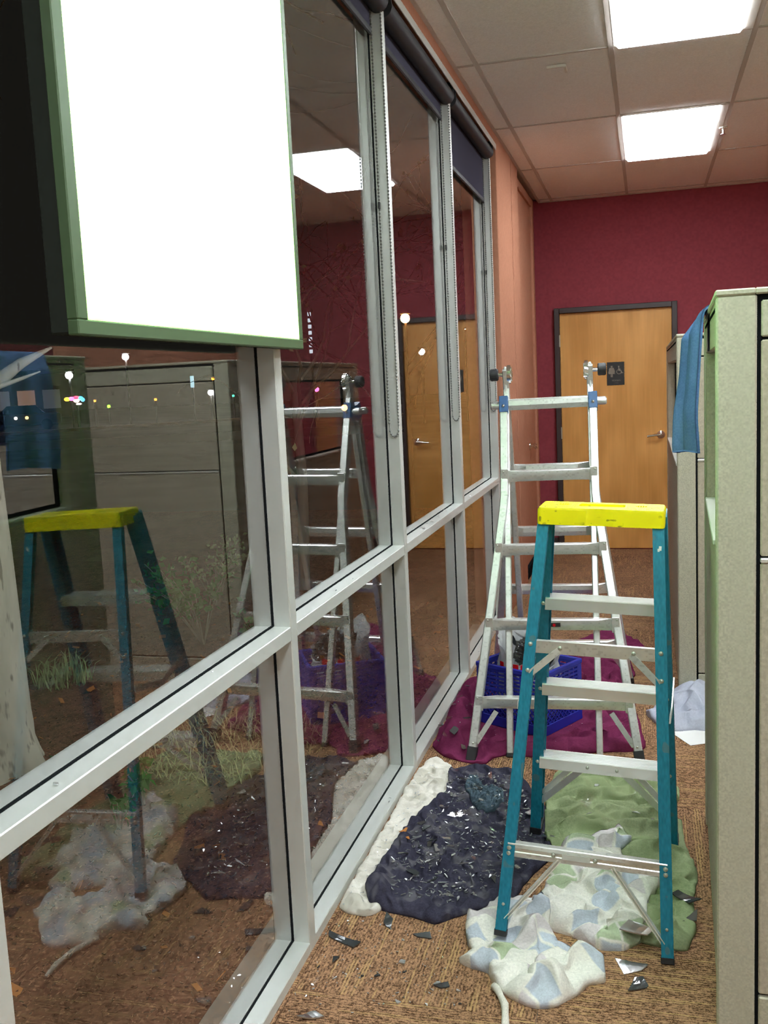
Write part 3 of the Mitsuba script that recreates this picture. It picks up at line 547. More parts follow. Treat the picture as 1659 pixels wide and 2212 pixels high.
def cloth(name, poly, seed, mat, label, cat='towel', su=1.35, sv=1.15, ang=0.0, wave=.05, amp=.010, t=.005, res=None, iters=420, soft=.016, sink=.0006, bumps=(), ragged=.004, uvrot=.4, grp=None, curl=.010):
    res = res or wave * .36; pg = sg.Polygon(poly).buffer(0); pg = max(getattr(pg, 'geoms', [pg]), key=lambda g: g.area)
    pg = sg.Polygon(pg.exterior); L = pg.exterior.length; nb = int(L / res)
    B = np.array([pg.exterior.interpolate(L * i / nb).coords[0] for i in range(nb)])
    B = B + (np.c_[meshkit.fbm(np.c_[B / .03, np.full(nb, seed + .5)], 2, seed), meshkit.fbm(np.c_[B / .03, np.full(nb, seed + 7.5)], 2, seed + 3)] - .5) * 4 * ragged
    pg = sg.Polygon(B).buffer(0); pg = max(getattr(pg, 'geoms', [pg]), key=lambda g: g.area); B = np.array(pg.exterior.coords)[:-1]
    if not pg.exterior.is_ccw: B = B[::-1]
    nb = len(B); r = np.random.default_rng(seed)
    x0, y0, x1, y1 = pg.bounds; gx, gy = np.meshgrid(np.arange(x0, x1, res), np.arange(y0, y1, res * .87)); gx[1::2] += res / 2
    I = np.c_[gx.ravel(), gy.ravel()] + r.uniform(-.12, .12, (gx.size, 2)) * res; inner = pg.buffer(-res * .55); I = I[shapely.contains_xy(inner, I[:, 0], I[:, 1])]
    p = np.vstack([B, I]); n = len(p); tri = Delaunay(p).simplices; cen = p[tri].mean(1); tri = tri[shapely.contains_xy(pg, cen[:, 0], cen[:, 1])]
    a1, a2 = p[tri[:, 1]] - p[tri[:, 0]], p[tri[:, 2]] - p[tri[:, 0]]; ar = a1[:, 0] * a2[:, 1] - a1[:, 1] * a2[:, 0]; k_ = np.abs(ar) > 1e-9; tri, ar = tri[k_], ar[k_]; tri[ar < 0] = tri[ar < 0][:, ::-1]
    for _ in range(12):      # keep one clean sheet: no vertex shared by two rims
        ed = np.sort(np.vstack([tri[:, [0, 1]], tri[:, [1, 2]], tri[:, [2, 0]]]), 1); ue, ct = np.unique(ed, axis=0, return_counts=True); dg = np.bincount(ue[ct == 1].ravel(), minlength=n)
        if not (dg > 2).any(): break
        tri = tri[~(dg > 2)[tri].any(1)]
    comp = max(trimesh.graph.connected_components(trimesh.Trimesh(np.c_[p, p[:, :1] * 0], tri, process=False).face_adjacency, nodes=np.arange(len(tri))), key=len); tri = tri[comp]
    used, tri = np.unique(tri, return_inverse=True); tri = tri.reshape(-1, 3); p = p[used]; n = len(p)
    ed = np.sort(np.vstack([tri[:, [0, 1]], tri[:, [1, 2]], tri[:, [2, 0]]]), 1); ue, ct = np.unique(ed, axis=0, return_counts=True); fixed = np.zeros(n, bool); fixed[ue[ct == 1].ravel()] = True
    d = shapely.distance(pg.exterior, shapely.points(p)); zb = below(p)
    z0 = ridges(p, seed, wave * 2.2, 4, 1.6, ang + math.pi * 0, 1.6) * amp + .3 * amp * meshkit.fbm(np.c_[p / wave * 1.7, np.full(n, 3. + seed)], 3, seed)
    hill = np.zeros(n)
    for bx, by, br, bh in bumps: hill += bh * np.exp(-((p[:, 0] - bx) ** 2 + (p[:, 1] - by) ** 2) / br ** 2)
    hill *= np.clip(d / .03, 0, 1); 
    x = buckle(p, tri, fixed, zb + hill, seed, su, sv, ang, wave, t, iters, z0, soft, sink)
    for _ in range(2):
        A = np.c_[x, p]; n = len(A); ed = np.sort(np.vstack([tri[:, [0, 1]], tri[:, [1, 2]], tri[:, [2, 0]]]), 1); ue, inv, ct = np.unique(ed, axis=0, return_inverse=True, return_counts=True); inv = inv.ravel()
        F = len(tri); a_, b_, c__ = inv[:F] + n, inv[F:2 * F] + n, inv[2 * F:] + n
        A = np.vstack([A, A[ue].mean(1)]); tri = np.vstack([np.c_[tri[:, 0], a_, c__], np.c_[tri[:, 1], b_, a_], np.c_[tri[:, 2], c__, b_], np.c_[a_, b_, c__]]); n = len(A)
        ed = np.sort(np.vstack([tri[:, [0, 1]], tri[:, [1, 2]], tri[:, [2, 0]]]), 1); ue, ct = np.unique(ed, axis=0, return_counts=True); bd = np.zeros(n, bool); bd[ue[ct == 1].ravel()] = True
        us = ue[(ct == 1) | ~(bd[ue].any(1))]; ub = ue[(ct == 2) & (bd[ue].sum(1) == 1)]; inn = np.where(bd[ub[:, 0]], ub[:, 1], ub[:, 0]); out_ = np.where(bd[ub[:, 0]], ub[:, 0], ub[:, 1])
        for it in range(2):
            S = np.stack([np.bincount(us[:, 0], A[us[:, 1], k], n) + np.bincount(us[:, 1], A[us[:, 0], k], n) + np.bincount(inn, A[out_, k], n) for k in range(5)], 1); dg = np.bincount(us.ravel(), minlength=n) + np.bincount(inn, minlength=n)
            A = A + .42 * (S / np.maximum(dg, 1)[:, None] - A) * np.where(bd, .5, 1)[:, None] * (dg > 0)[:, None]
        x, p = A[:, :3], A[:, 3:]
    n = len(p); N = trimesh.Trimesh(x, tri, process=False).vertex_normals
    zb = below(p) if len(BELOW) else zb * 0
    x = x + N * (.0028 * (meshkit.fbm(np.c_[p / .018, np.full(n, 2. + seed)], 2, seed + 9) - .5))[:, None]
    e = np.sort(np.vstack([tri[:, [0, 1]], tri[:, [1, 2]], tri[:, [2, 0]]]), 1); u_, inv, cnt = np.unique(e, axis=0, return_inverse=True, return_counts=True); dirs = np.vstack([tri[:, [0, 1]], tri[:, [1, 2]], tri[:, [2, 0]]]); be = dirs[cnt[inv.ravel()] == 1]
    rim = np.zeros(n, bool); rim[be.ravel()] = True; d = np.linalg.norm(p[:, None][:0] - 0, axis=-1) if False else shapely.distance(shapely.MultiPoint(p[rim]), shapely.points(p))
    x[:, 2] += curl * np.clip(meshkit.fbm(np.c_[p / .06, np.full(n, 3. + seed)], 2, seed + 2) - .48, 0, 1) * 2 * np.exp(-d / .014) + .0035 * np.exp(-((d - .006) / .006) ** 2)
    for px_, py_, r_, cap_ in PRESS:      # what stands on the cloth presses it flat
        g_ = np.exp(-(np.maximum(np.hypot(x[:, 0] - px_, x[:, 1] - py_) - r_, 0) / .03) ** 2); x[:, 2] += g_ * (np.minimum(x[:, 2], below(x) + cap_) - x[:, 2])
    x[:, 2] = np.maximum(x[:, 2], below(x) + t * .8)
    bot = np.c_[x[:, :2], np.maximum(below(x) + .0006, .0006)]
    m = trimesh.Trimesh(np.vstack([x, bot]), np.vstack([tri, tri[:, ::-1] + n, np.c_[be[:, 0], be[:, 0] + n, be[:, 1] + n], np.c_[be[:, 0], be[:, 1] + n, be[:, 1]]]), process=False)
    BELOW.append(LinearNDInterpolator(x[:, :2], x[:, 2]))
    c_, s_ = math.cos(ang), math.sin(ang); q = np.c_[(p[:, 0] * c_ + p[:, 1] * s_) * su, (-p[:, 0] * s_ + p[:, 1] * c_) * sv]
    q = q + (np.c_[meshkit.fbm(np.c_[p / .13, np.full(n, 1.)], 2, seed + 20), meshkit.fbm(np.c_[p / .13, np.full(n, 8.)], 2, seed + 21)] - .5) * .07
    c_, s_ = math.cos(uvrot), math.sin(uvrot); uv = np.c_[q[:, 0] * c_ - q[:, 1] * s_, q[:, 0] * s_ + q[:, 1] * c_] + 5
    return put(name, m, M_[mat], smooth=True, uv=np.vstack([uv, uv]), label=label, category=cat, group=grp)
cloth('rolled_towel', [(.058, 2.49), (.09, 2.465), (.14, 2.463), (.175, 2.485), (.19, 2.56), (.16, 2.69), (.17, 2.80), (.19, 3.02), (.22, 3.16), (.235, 3.32), (.205, 3.50), (.128, 3.62), (.085, 3.60), (.062, 3.50), (.058, 3.3), (.057, 3.05), (.056, 2.78)], 3, 'white_terry', 'dirty white towel lying along the window sill beside the navy towel', su=1.4, sv=1.4, ang=.2, wave=.05, bumps=[(.085, 3.58, .035, .030), (.09, 2.50, .03, .022)])
cloth('navy_towel', [(.184, 3.51), (.285, 3.565), (.426, 3.54), (.499, 3.42), (.60, 3.20), (.65, 3.109), (.659, 2.947), (.602, 2.816), (.567, 2.716), (.551, 2.625), (.44, 2.538), (.349, 2.456), (.291, 2.478), (.21, 2.492), (.137, 2.520), (.112, 2.571), (.112, 2.691), (.126, 2.802), (.136, 3.011), (.181, 3.164), (.217, 3.287)], 8, 'navy', 'dark navy towel covered with broken glass on the carpet', su=1.6, sv=1.4, ang=.7, wave=.055, amp=.012, bumps=[(.16, 2.56, .05, .02), (.30, 2.52, .05, .012)])
cloth('green_towel', [(.60, 3.545), (.689, 3.53), (.82, 3.53), (.969, 3.46), (1.032, 3.473), (1.039, 3.412), (1.011, 3.309), (1.00, 3.227), (1.034, 3.165), (1.042, 3.047), (1.066, 2.896), (1.068, 2.819), (1.055, 2.72), (1.047, 2.592), (1.053, 2.551), (1.029, 2.454), (.99, 2.450), (.957, 2.462), (.90, 2.47), (.80, 2.60), (.70, 2.75), (.64, 2.90), (.60, 3.0), (.583, 3.239), (.57, 3.40)], 15, 'green_terry', 'sage green bath towel spread under the step ladder', su=1.3, sv=1.85, ang=.25, wave=.085, amp=.016, bumps=[(.80, 3.14, .09, .015), (1.0, 3.0, .06, .02)])
cloth('patterned_towel', [(.62, 2.62), (.635, 2.705), (.65, 2.83), (.667, 2.911), (.742, 2.972), (.79, 2.988), (.833, 3.046), (.887, 2.985), (.837, 2.894), (.90, 2.80), (.963, 2.703), (.926, 2.631), (.921, 2.539), (.905, 2.466), (.856, 2.423), (.81, 2.415), (.77, 2.445), (.715, 2.470), (.656, 2.489), (.62, 2.54)], 23, 'patch_terry', 'white towel with pale blue and green patches bunched on the green towel', su=1.9, sv=1.65, ang=2.2, wave=.085, amp=.016, uvrot=.5, t=.008)
cloth('patterned_towel', [(.437, 2.505), (.479, 2.57), (.513, 2.60), (.56, 2.62), (.62, 2.62), (.66, 2.56), (.675, 2.47), (.698, 2.40), (.735, 2.40), (.745, 2.385), (.770, 2.368), (.81, 2.362), (.822, 2.28), (.787, 2.266), (.777, 2.243), (.752, 2.195), (.705, 2.158), (.642, 2.146), (.594, 2.178), (.546, 2.218), (.536, 2.261), (.475, 2.284), (.44, 2.30), (.482, 2.315), (.467, 2.358), (.438, 2.45)], 31, 'patch_terry', 'white towel with pastel patches crumpled at the foot of the step ladder nearest the camera', su=1.95, sv=1.7, ang=2.0, wave=.085, amp=.018, uvrot=-.5, t=.008, bumps=[(.62, 2.42, .045, .03)], ragged=.008)
BL_ = cloth('teal_rag', [(.278, 3.393), (.309, 3.412), (.336, 3.335), (.403, 3.33), (.441, 3.219), (.42, 3.142), (.358, 3.156), (.319, 3.225), (.276, 3.323)], 44, 'teal_rag', 'small crumpled blue-grey rag on the navy towel', 'rag', su=1.8, sv=1.7, ang=.5, wave=.035, amp=.016, res=.006)
cloth('maroon_blanket', [(.062, 3.76), (.060, 3.996), (.058, 4.23), (.056, 4.47), (.085, 4.605), (.125, 4.66), (.385, 4.94), (.652, 5.60), (.801, 5.57), (.93, 5.256), (.909, 5.149), (.824, 5.166), (.87, 4.852), (.84, 4.688), (.90, 4.061), (.923, 3.86), (.87, 3.815), (.752, 3.80), (.679, 3.765), (.552, 3.74), (.491, 3.695), (.4, 3.725), (.325, 3.67), (.309, 3.597), (.243, 3.605), (.186, 3.625), (.118, 3.669)], 52, 'maroon_cloth', 'maroon blanket spread under the blue crate and the folding ladder', 'blanket', su=1.75, sv=1.6, ang=.5, wave=.11, amp=.022, bumps=[(.15, 3.78, .07, .08), (.12, 4.05, .07, .09), (.13, 4.35, .08, .08), (.75, 3.95, .09, .02)])
pz = put('paper_sheet', box(-.075, .075, -.12, .12, .0008, .0016), M_['paper'], label='white paper sheet sticking out under the grey cloth', category='paper', kind=None)
scene[pz]['to_world'] = T().translate([1.105, 4.06, 0]).rotate([0, 0, 1], 28)
cloth('grey_cloth', [(.92, 4.262), (.985, 4.40), (1.02, 4.50), (1.06, 4.548), (1.14, 4.55), (1.30, 4.545), (1.36, 4.35), (1.28, 4.12), (1.171, 4.086), (1.117, 4.096), (1.032, 4.067), (.958, 4.159)], 61, 'grey_cloth', 'pale grey sweatshirt heaped at the foot of the farther cubicle partition', 'cloth', su=1.6, sv=1.5, ang=.2, wave=.09, amp=.03, bumps=[(1.15, 4.42, .14, .07)])
k = put('towel_strip', tube([(.556, 2.20, .010), (.566, 2.188, .012), (.578, 2.165, .010), (.592, 2.135, .009), (.598, 2.10, .010), (.603, 2.065, .008), (.600, 2.02, .008)], [.010, .010, .008, .010, .0085, .010, .006], 10), M_['white_terry'], label='narrow white fabric tie trailing from the nearest patterned towel', category='fabric strip', smooth=True, uv=None)

# ================================================================== CRATE WITH A BAG OF GLASS
CR = pose(.430, 4.086, .0175, -.503)
kc = thing('milk_crate', 'blue plastic milk crate standing on the maroon blanket', 'crate')
K_ = lambda n, ms, mat='crate', parent=kc, **kw: put(n, [tf(m, CR) for m in (ms if isinstance(ms, list) else [ms])], M_[mat], parent, **kw)
cw, cd, chh = .172, .150, .272
def lattice(L, side):
    """one wall in its own plane: x in -L..L, z up; slotted band above, diamond grille below."""
    ms = [box(-L, L, 0, .010, 0, .045, .002), box(-L, L, -.004, .012, chh - .020, chh, .003), box(-L, -L + .030, 0, .010, .04, chh - .01, .002), box(L - .030, L, 0, .010, .04, chh - .01, .002)]
    for z in np.arange(.178, chh - .02, .0165): ms.append(box(-L + .02, L - .02, .001, .009, z, z + .008))
    for x in np.linspace(-L + .03, L - .03, 8): ms.append(box(x - .003, x + .003, .001, .009, .165, chh - .01))
    ms.append(box(-L + .02, L - .02, .0005, .0095, .158, .170))
    for s_ in (-1, 1):
        for x in np.arange(-L - .10, L + .10, .026):
            a, b_ = V(x, .005, .045), V(x + s_ * .113, .005, .158)
            t0, t1 = 0, 1
            for lim in (-L + .03, L - .03):
                q = (lim - a[0]) / (b_[0] - a[0])
                if (lim < 0) == (s_ > 0): t0 = max(t0, q)
                else: t1 = min(t1, q)
            if t1 - t0 > .05: ms.append(beam(a + (b_ - a) * t0, a + (b_ - a) * t1, rect(.006, .0045), (0, 1, 0)))
    m = trimesh.util.concatenate(ms); return m
for s_ in (-1, 1):
    m = lattice(cw, 0); 
    if s_ > 0: m.apply_transform(trimesh.transformations.rotation_matrix(np.pi, (0, 0, 1)))
    m.apply_translation((0, s_ * cd, 0)); K_('wall', m)
    m = lattice(cd, 0); m.apply_transform(trimesh.transformations.rotation_matrix(-np.pi / 2 if s_ < 0 else np.pi / 2, (0, 0, 1))); m.apply_translation((s_ * cw, 0, 0)); K_('wall', m)
K_('floor_grid', [box(-cw, cw, -cd, cd, .004, .010)])
def blob(c, rx, ry, rz, seed, sub=4, amp=.16, fr=9.0):
    m = trimesh.creation.icosphere(sub, 1.0); v = m.vertices
    n_ = meshkit.fbm(v * 1.6 + seed, 3, seed) - .5; r_ = (1 - np.abs(2 * meshkit.noise(v * fr * .35 + seed * 3.1, seed) - 1)) ** 2
    v = v * (1 + amp * 2 * n_ + amp * .5 * r_)[:, None]; return trimesh.Trimesh(v * [rx, ry, rz] + np.array(c), m.faces, process=False)
kb = thing('plastic_bag', 'white plastic bag with red print full of broken glass in the blue crate', 'bag')
# an open bag: surface of revolution with pleats, flaring to a ragged mouth
def bag_mesh():
    n, q = 26, 72; prof = [(.03, .02), (.10, .03), (.125, .09), (.128, .18), (.120, .25), (.110, .285), (.114, .315), (.122, .34)]
    s = np.linspace(0, len(prof) - 1, n); pr_ = np.interp(s, range(len(prof)), [a for a, _ in prof]); pz_ = np.interp(s, range(len(prof)), [b for _, b in prof])
    th = np.arange(q) * 2 * np.pi / q; G = np.zeros((n, q + 1, 3))
    for a in range(n):
        t_ = np.r_[th, 2 * np.pi]; f_ = a / n
        rr = pr_[a] * (1 + .05 * np.sin(9 * t_ + 3 * f_) + .03 * np.sin(23 * t_ + 2) + .07 * np.sin(2 * t_ + .8))
        zz = pz_[a] + (.012 * f_ ** 3) * np.sin(2 * t_ + 2.4) + .02 * f_ ** 3 * np.sin(5 * t_) - .085 * f_ ** 2.5 * np.cos(t_ + .55)
        G[a] = np.c_[rr * np.cos(t_) * 1.05, rr * np.sin(t_) * .95, zz]
    return sheet(G, .0012)
K_('film', bag_mesh(), 'bag', kb, smooth=True)
th0 = -1.95
lt = []
for i_, (wd, hh) in enumerate([(.028, .026), (.018, .018), (.030, .028), (.026, .028), (.030, .028)]):
    a = th0 + i_ * .27; rr = .138
    lt.append(tf(box(-wd / 2, wd / 2, -.0008, .0008, -hh / 2, hh / 2), trimesh.transformations.translation_matrix((rr * 1.03 * math.cos(a), rr * .95 * math.sin(a), .272)) @ trimesh.transformations.rotation_matrix(a + np.pi / 2, (0, 0, 1))))
K_('print', lt, 'red_print', kb, label='red print')

# ================================================================== BROKEN GLASS
rng = np.random.default_rng(77)
def shard_mesh(size, t=.003, bend=0.0, asp=None):
    n = rng.integers(4, 7); a = np.sort(rng.uniform(0, 2 * np.pi, n)); a = a + np.linspace(0, .01, n); asp = asp or rng.uniform(.35, 1.0)
    p = np.c_[np.cos(a), asp * np.sin(a)] * (size * rng.uniform(.7, 1.15, n))[:, None]
    h = sg.MultiPoint(p).convex_hull
    if h.geom_type != 'Polygon' or h.area < size * size * .1: return shard_mesh(size, t, bend, asp)
    m = trimesh.creation.extrude_polygon(h, t, engine='earcut')
    if bend: m = m.subdivide().subdivide(); v = m.vertices.copy(); v[:, 2] += bend * (v[:, 0] / size) ** 2 * size + .5 * bend * np.sin(v[:, 1] / size * 3) * size * .3; m.vertices = v
    return m
def settle(m, x, y, tilt):
    M = trimesh.transformations.euler_matrix(rng.normal(0, tilt), rng.normal(0, tilt), rng.uniform(0, 2 * np.pi)); m.apply_transform(M); m.apply_translation((x, y, 0))
    top = below(m.vertices); m.apply_translation((0, 0, (top - m.vertices[:, 2]).max() * .8 + .2 * (top - m.vertices[:, 2]).mean() + .0008)); return m
def shard(x, y, size, mat, label, group=None, tilt=.12, bend=0.0, t=.003, asp=None):
    return put('glass_shard', settle(shard_mesh(size, t, bend, asp), x, y, tilt), M_[mat], label=label, category='glass shard', group=group)
NAVY = sg.Polygon([(.2, 3.45), (.42, 3.48), (.55, 3.2), (.62, 2.98), (.55, 2.75), (.45, 2.6), (.35, 2.52), (.2, 2.56), (.16, 2.68), (.17, 2.95), (.22, 3.2)])
def scatter(pg, n):
    out = []; x0, y0, x1, y1 = pg.bounds
    while len(out) < n:
        x, y = rng.uniform(x0, x1), rng.uniform(y0, y1)
        if pg.contains(sg.Point(x, y)): out.append((x, y))
    return out
for x, y in scatter(NAVY, 70): shard(x, y, rng.uniform(.012, .030), rng.choice(['shard_glass', 'shard_silver', 'splinter', 'shard_dark', 'shard_glass']), 'small bright glass shard lying on the navy towel', 'glass shards on the navy towel', .24, asp=rng.uniform(.2, .7))
for x, y in scatter(sg.Polygon([(.07, 3.7), (.06, 4.5), (.14, 4.5), (.21, 4.0), (.24, 3.65)]), 26): shard(x, y, rng.uniform(.010, .030), rng.choice(['shard_glass', 'shard_silver', 'shard_dark', 'shard_glass']), 'small glass shard on the maroon blanket beside the window sill', 'glass shards on the blanket', .25)
for x, y in scatter(sg.Polygon([(.62, 3.5), (.95, 3.42), (.98, 3.1), (.70, 3.1), (.60, 3.3)]), 12): shard(x, y, rng.uniform(.008, .018), rng.choice(['shard_glass', 'splinter']), 'tiny glass shard lying on the sage green towel', 'glass shards on the green towel', .1)
for x, y in scatter(sg.Polygon([(.08, 2.0), (.08, 2.42), (.4, 2.42), (.5, 2.1)]), 16): shard(x, y, rng.uniform(.006, .014), rng.choice(['shard_glass', 'shard_dark', 'splinter']), 'tiny glass chip on the bare carpet by the window sill', 'glass chips on the carpet', .06)
shard(.128, 2.345, .066, 'shard_dark', 'large dark curved glass shard on the carpet against the window sill', tilt=.05, bend=.10, asp=.75)
shard(.112, 2.235, .036, 'shard_dark', 'dark jagged glass shard on the carpet below the large curved one', tilt=.08)
shard(.100, 2.145, .026, 'shard_glass', 'clear glass sliver by the sill in the lower middle of the picture', tilt=.05, asp=.3)
shard(.225, 2.440, .050, 'shard_dark', 'long dark glass shard on the carpet below the navy towel hem', tilt=.06, asp=.4, bend=.12)
shard(.330, 2.400, .036, 'shard_dark', 'dark glass shard with a bright tip between navy towel and bare carpet', tilt=.08, asp=.45)
shard(.424, 2.195, .024, 'shard_dark', 'small grey oval glass chip alone on the carpet', tilt=.05, asp=.8)
shard(.135, 2.005, .040, 'shard_silver', 'crumpled shiny glass piece at the bottom edge beside the sill', tilt=.15, bend=.2)
shard(.895, 2.465, .052, 'shard_silver', 'shiny silver film shard beside the near foot of the step ladder', tilt=.04, bend=.10, asp=.8)
shard(.880, 2.365, .050, 'shard_silver', 'triangular mirror bright film shard in front of the step ladder foot', tilt=.03, bend=.05, asp=.8)
shard(.905, 2.285, .046, 'shard_dark', 'dark shiny film shard on the carpet right of the patterned towel', tilt=.05, bend=.1)
shard(1.035, 2.680, .050, 'shard_dark', 'dark glossy film shard on the green towel edge by the near partition', tilt=.12, bend=.2, asp=.6)
shard(1.045, 2.585, .045, 'shard_dark', 'flat dark film shard lying against the near partition base', tilt=.04, asp=.4)
shard(.305, 3.09, .050, 'shard_glass', 'large clear glass piece in the middle of the navy towel', tilt=.12, bend=.2)
shard(.25, 2.66, .036, 'shard_silver', 'round bright glass piece on the near part of the navy towel', tilt=.14)
shard(.72, 3.22, .050, 'shard_glass', 'clear film piece folded on the sage green towel', tilt=.12, bend=.3)
shard(.19, 3.95, .060, 'shard_glass', 'crumpled clear film on the maroon blanket beside the folding ladder', tilt=.15, bend=.35)
shard(.655, 4.27, .030, 'shard_silver', 'bright glass piece on the maroon blanket right of the crate', tilt=.2, asp=.5)
for x, y, sz, mt_, lb in ((.150, 2.925, .022, 'leaf_dry', 'orange brown cardboard scrap between the white and navy towels'), (.175, 2.860, .016, 'leaf_dry', 'smaller orange brown cardboard scrap on the edge of the navy towel'), (.858, 5.72, .020, 'black', 'small dark scrap alone on the carpet beyond the maroon blanket')):
    put('scrap', settle(shard_mesh(sz, .002, .15, .7), x, y, .1), M_[mt_], label=lb, category='scrap')
sp = []
for x, y in scatter(NAVY, 820): sp.append(settle(shard_mesh(rng.uniform(.0025, .011), .0018, 0, rng.uniform(.12, .5)), x, y, .28))
put('glass_splinters', sp, M_['splinter'], label='fine glass splinters strewn over the navy towel', category='glass splinters', kind='stuff')
cr = []
for x, y in scatter(sg.Polygon([(.056, 2.0), (.056, 3.6), (.16, 3.5), (.13, 2.5), (.40, 2.42), (.5, 2.1)]), 260) + scatter(sg.Polygon([(.06, 3.7), (.06, 5.0), (.3, 4.9), (.85, 4.7), (.85, 3.9), (.6, 3.8)]), 160): cr.append(settle(shard_mesh(rng.uniform(.0016, .005), .0014, 0, .6), x, y, .2))
put('glass_crumbs', cr, M_['splinter'], label='tiny glass crumbs scattered over carpet and blanket along the window', category='glass crumbs', kind='stuff')
sl_ = []
for w_ in range(1, 5):
    for _ in range(14 if w_ == 3 else 5):
        y = rng.uniform(MU[w_] + .05, MU[w_ + 1] - .05); m = shard_mesh(rng.uniform(.003, .008 if w_ < 3 else .013), .002, 0, .6); m.apply_transform(trimesh.transformations.euler_matrix(rng.normal(0, .2), rng.normal(0, .2), rng.uniform(0, 6))); m.apply_translation((rng.uniform(.008, .040), y, ZT + .003 if rng.random() < .7 or w_ == 3 else SILL + .001)); sl_.append(m)
put('sill_glass_crumbs', sl_, M_['splinter'], label='glass crumbs left on the window transom and sill', category='glass crumbs', kind='stuff')
for i_ in range(14):
    a = rng.uniform(0, 6.28); q = rng.uniform(0, .07); m = shard_mesh(rng.uniform(.045, .085), .003, .1, rng.uniform(.5, .9))
    m.apply_transform(trimesh.transformations.euler_matrix(rng.normal(.9, .4), rng.normal(0, .45), a)); m.apply_translation((.02 + q * math.cos(a), q * math.sin(a), .240 + .0100 * i_))
    put('glass_shard', tf(m, CR), M_[['shard_dark', 'shard_silver', 'shard_glass', 'shard_dark'][i_ % 4]], label='large broken glass piece in the white plastic bag', category='glass shard', group='glass pieces in the bag')
put('crumpled_film', tf(blob((.035, -.015, .300), .072, .066, .072, 12, 4, .42, 16.0), CR), M_['film_dark'], label='crumpled dark window film sticking out of the white plastic bag', category='film')
for i_, (x, y) in enumerate([(-.08, .06), (.02, .03), (.06, -.04)]):
    put('glass_shard', tf(settle(shard_mesh(.05), 0, 0, .1), CR @ pose(x, y, .012)), M_['shard_dark'], label='dark glass piece lying in the bottom of the blue crate', category='glass shard', group='glass pieces in the crate')
# ================================================================== OUTDOORS BEHIND THE GLASS (night)
GZ = -.10
gx, gy = np.meshgrid(np.linspace(-7, -.056, 90), np.linspace(-1.5, 12, 150))
gz = GZ + .03 * (meshkit.fbm(np.stack([gx * .9, gy * .9, gx * 0], -1), 3, 4) - .5) + .012 * (meshkit.fbm(np.stack([gx * 9, gy * 9, gx * 0], -1), 2, 6) - .5)
gi = np.arange(gx.size).reshape(gx.shape)
gm = trimesh.Trimesh(np.c_[gx.ravel(), gy.ravel(), gz.ravel()], np.vstack([np.c_[gi[:-1, :-1].ravel(), gi[:-1, 1:].ravel(), gi[1:, 1:].ravel()], np.c_[gi[:-1, :-1].ravel(), gi[1:, 1:].ravel(), gi[1:, :-1].ravel()]]), process=False)
put('ground', gm, M_['mulch'], smooth=True, kind='structure')
put('parking_lot', box(-90, -.2, -20, 130, -.35, -.16), M_['asphalt'], kind='structure')
def gzat(x, y): return float(GZ + .03 * (meshkit.fbm(np.array([[x * .9, y * .9, 0]]), 3, 4)[0] - .5))
g2 = np.random.default_rng(5)
def flakes(n, xy, size, asp, zj=.012, tilt=.35):
    ms_v, ms_f = [], []; base = box(-1, 1, -1, 1, -.5, .5); bv, bf = base.vertices, base.faces
    for i in range(n):
        x, y = xy(); L = size * g2.uniform(.5, 1.5); s = np.array([L, L * asp * g2.uniform(.6, 1.3), .0025])
        M = trimesh.transformations.euler_matrix(g2.normal(0, tilt), g2.normal(0, tilt), g2.uniform(0, 6.28))[:3, :3]
        ms_v.append((bv * s) @ M.T + [x, y, gzat(x, y) + .004 + g2.uniform(0, zj)]); ms_f.append(bf + 8 * i)
    return trimesh.Trimesh(np.vstack(ms_v), np.vstack(ms_f), process=False)
near = lambda: (-.19 - g2.uniform(0, 1) ** 1.3 * 3.2, g2.uniform(.8, 6.8))
for nm, n, mt in (('wood_chips', 8000, 'chip'), ('dark_chips', 7000, 'dark_chip'), ('pale_chips', 420, 'pale_chip')):
    put(nm, flakes(n, near, .0050, .34), M_[mt], label={'wood_chips': 'brown bark mulch chips on the planting bed outside the window', 'dark_chips': 'dark wet bark chips on the planting bed outside', 'pale_chips': 'pale dry wood chips on the planting bed outside'}[nm], category='mulch', kind='stuff')
put('fallen_leaves', flakes(240, near, .015, .6, .02, .5), M_['leaf_dry'], label='fallen orange brown leaves on the planting bed outside', category='leaves', kind='stuff')
def blades(n, c, r, h, w, lean):
    vv, ff = [], []
    for i in range(n):
        a, q = g2.uniform(0, 6.28), r * math.sqrt(g2.uniform()); x, y = c[0] + q * math.cos(a), c[1] + q * math.sin(a); z = gzat(x, y)
        H_ = h * g2.uniform(.5, 1.1); d = g2.uniform(0, 6.28); dx, dy = lean * H_ * math.cos(d), lean * H_ * math.sin(d); px_, py_ = -math.sin(d) * w, math.cos(d) * w; b = len(vv)
        vv += [(x - px_, y - py_, z), (x + px_, y + py_, z), (x + dx * .4 + px_ * .8, y + dy * .4 + py_ * .8, z + H_ * .7), (x + dx * .4 - px_ * .8, y + dy * .4 - py_ * .8, z + H_ * .7), (x + dx, y + dy, z + H_ * .85)]
        ff += [(b, b + 1, b + 2), (b, b + 2, b + 3), (b + 3, b + 2, b + 4)]
    return trimesh.Trimesh(np.array(vv), np.array(ff), process=False)
put('straw_grass', blades(900, (-.90, 3.85), .42, .06, .0022, 1.6), M_['straw'], label='patch of dry straw coloured grass on the ground outside the window', category='grass', kind='stuff')
put('grass_tuft', blades(160, (-2.3, 4.65), .16, .16, .0035, .7), M_['leaf_pale'], label='pale green grass tuft beside the tree trunk', category='grass', kind='stuff')
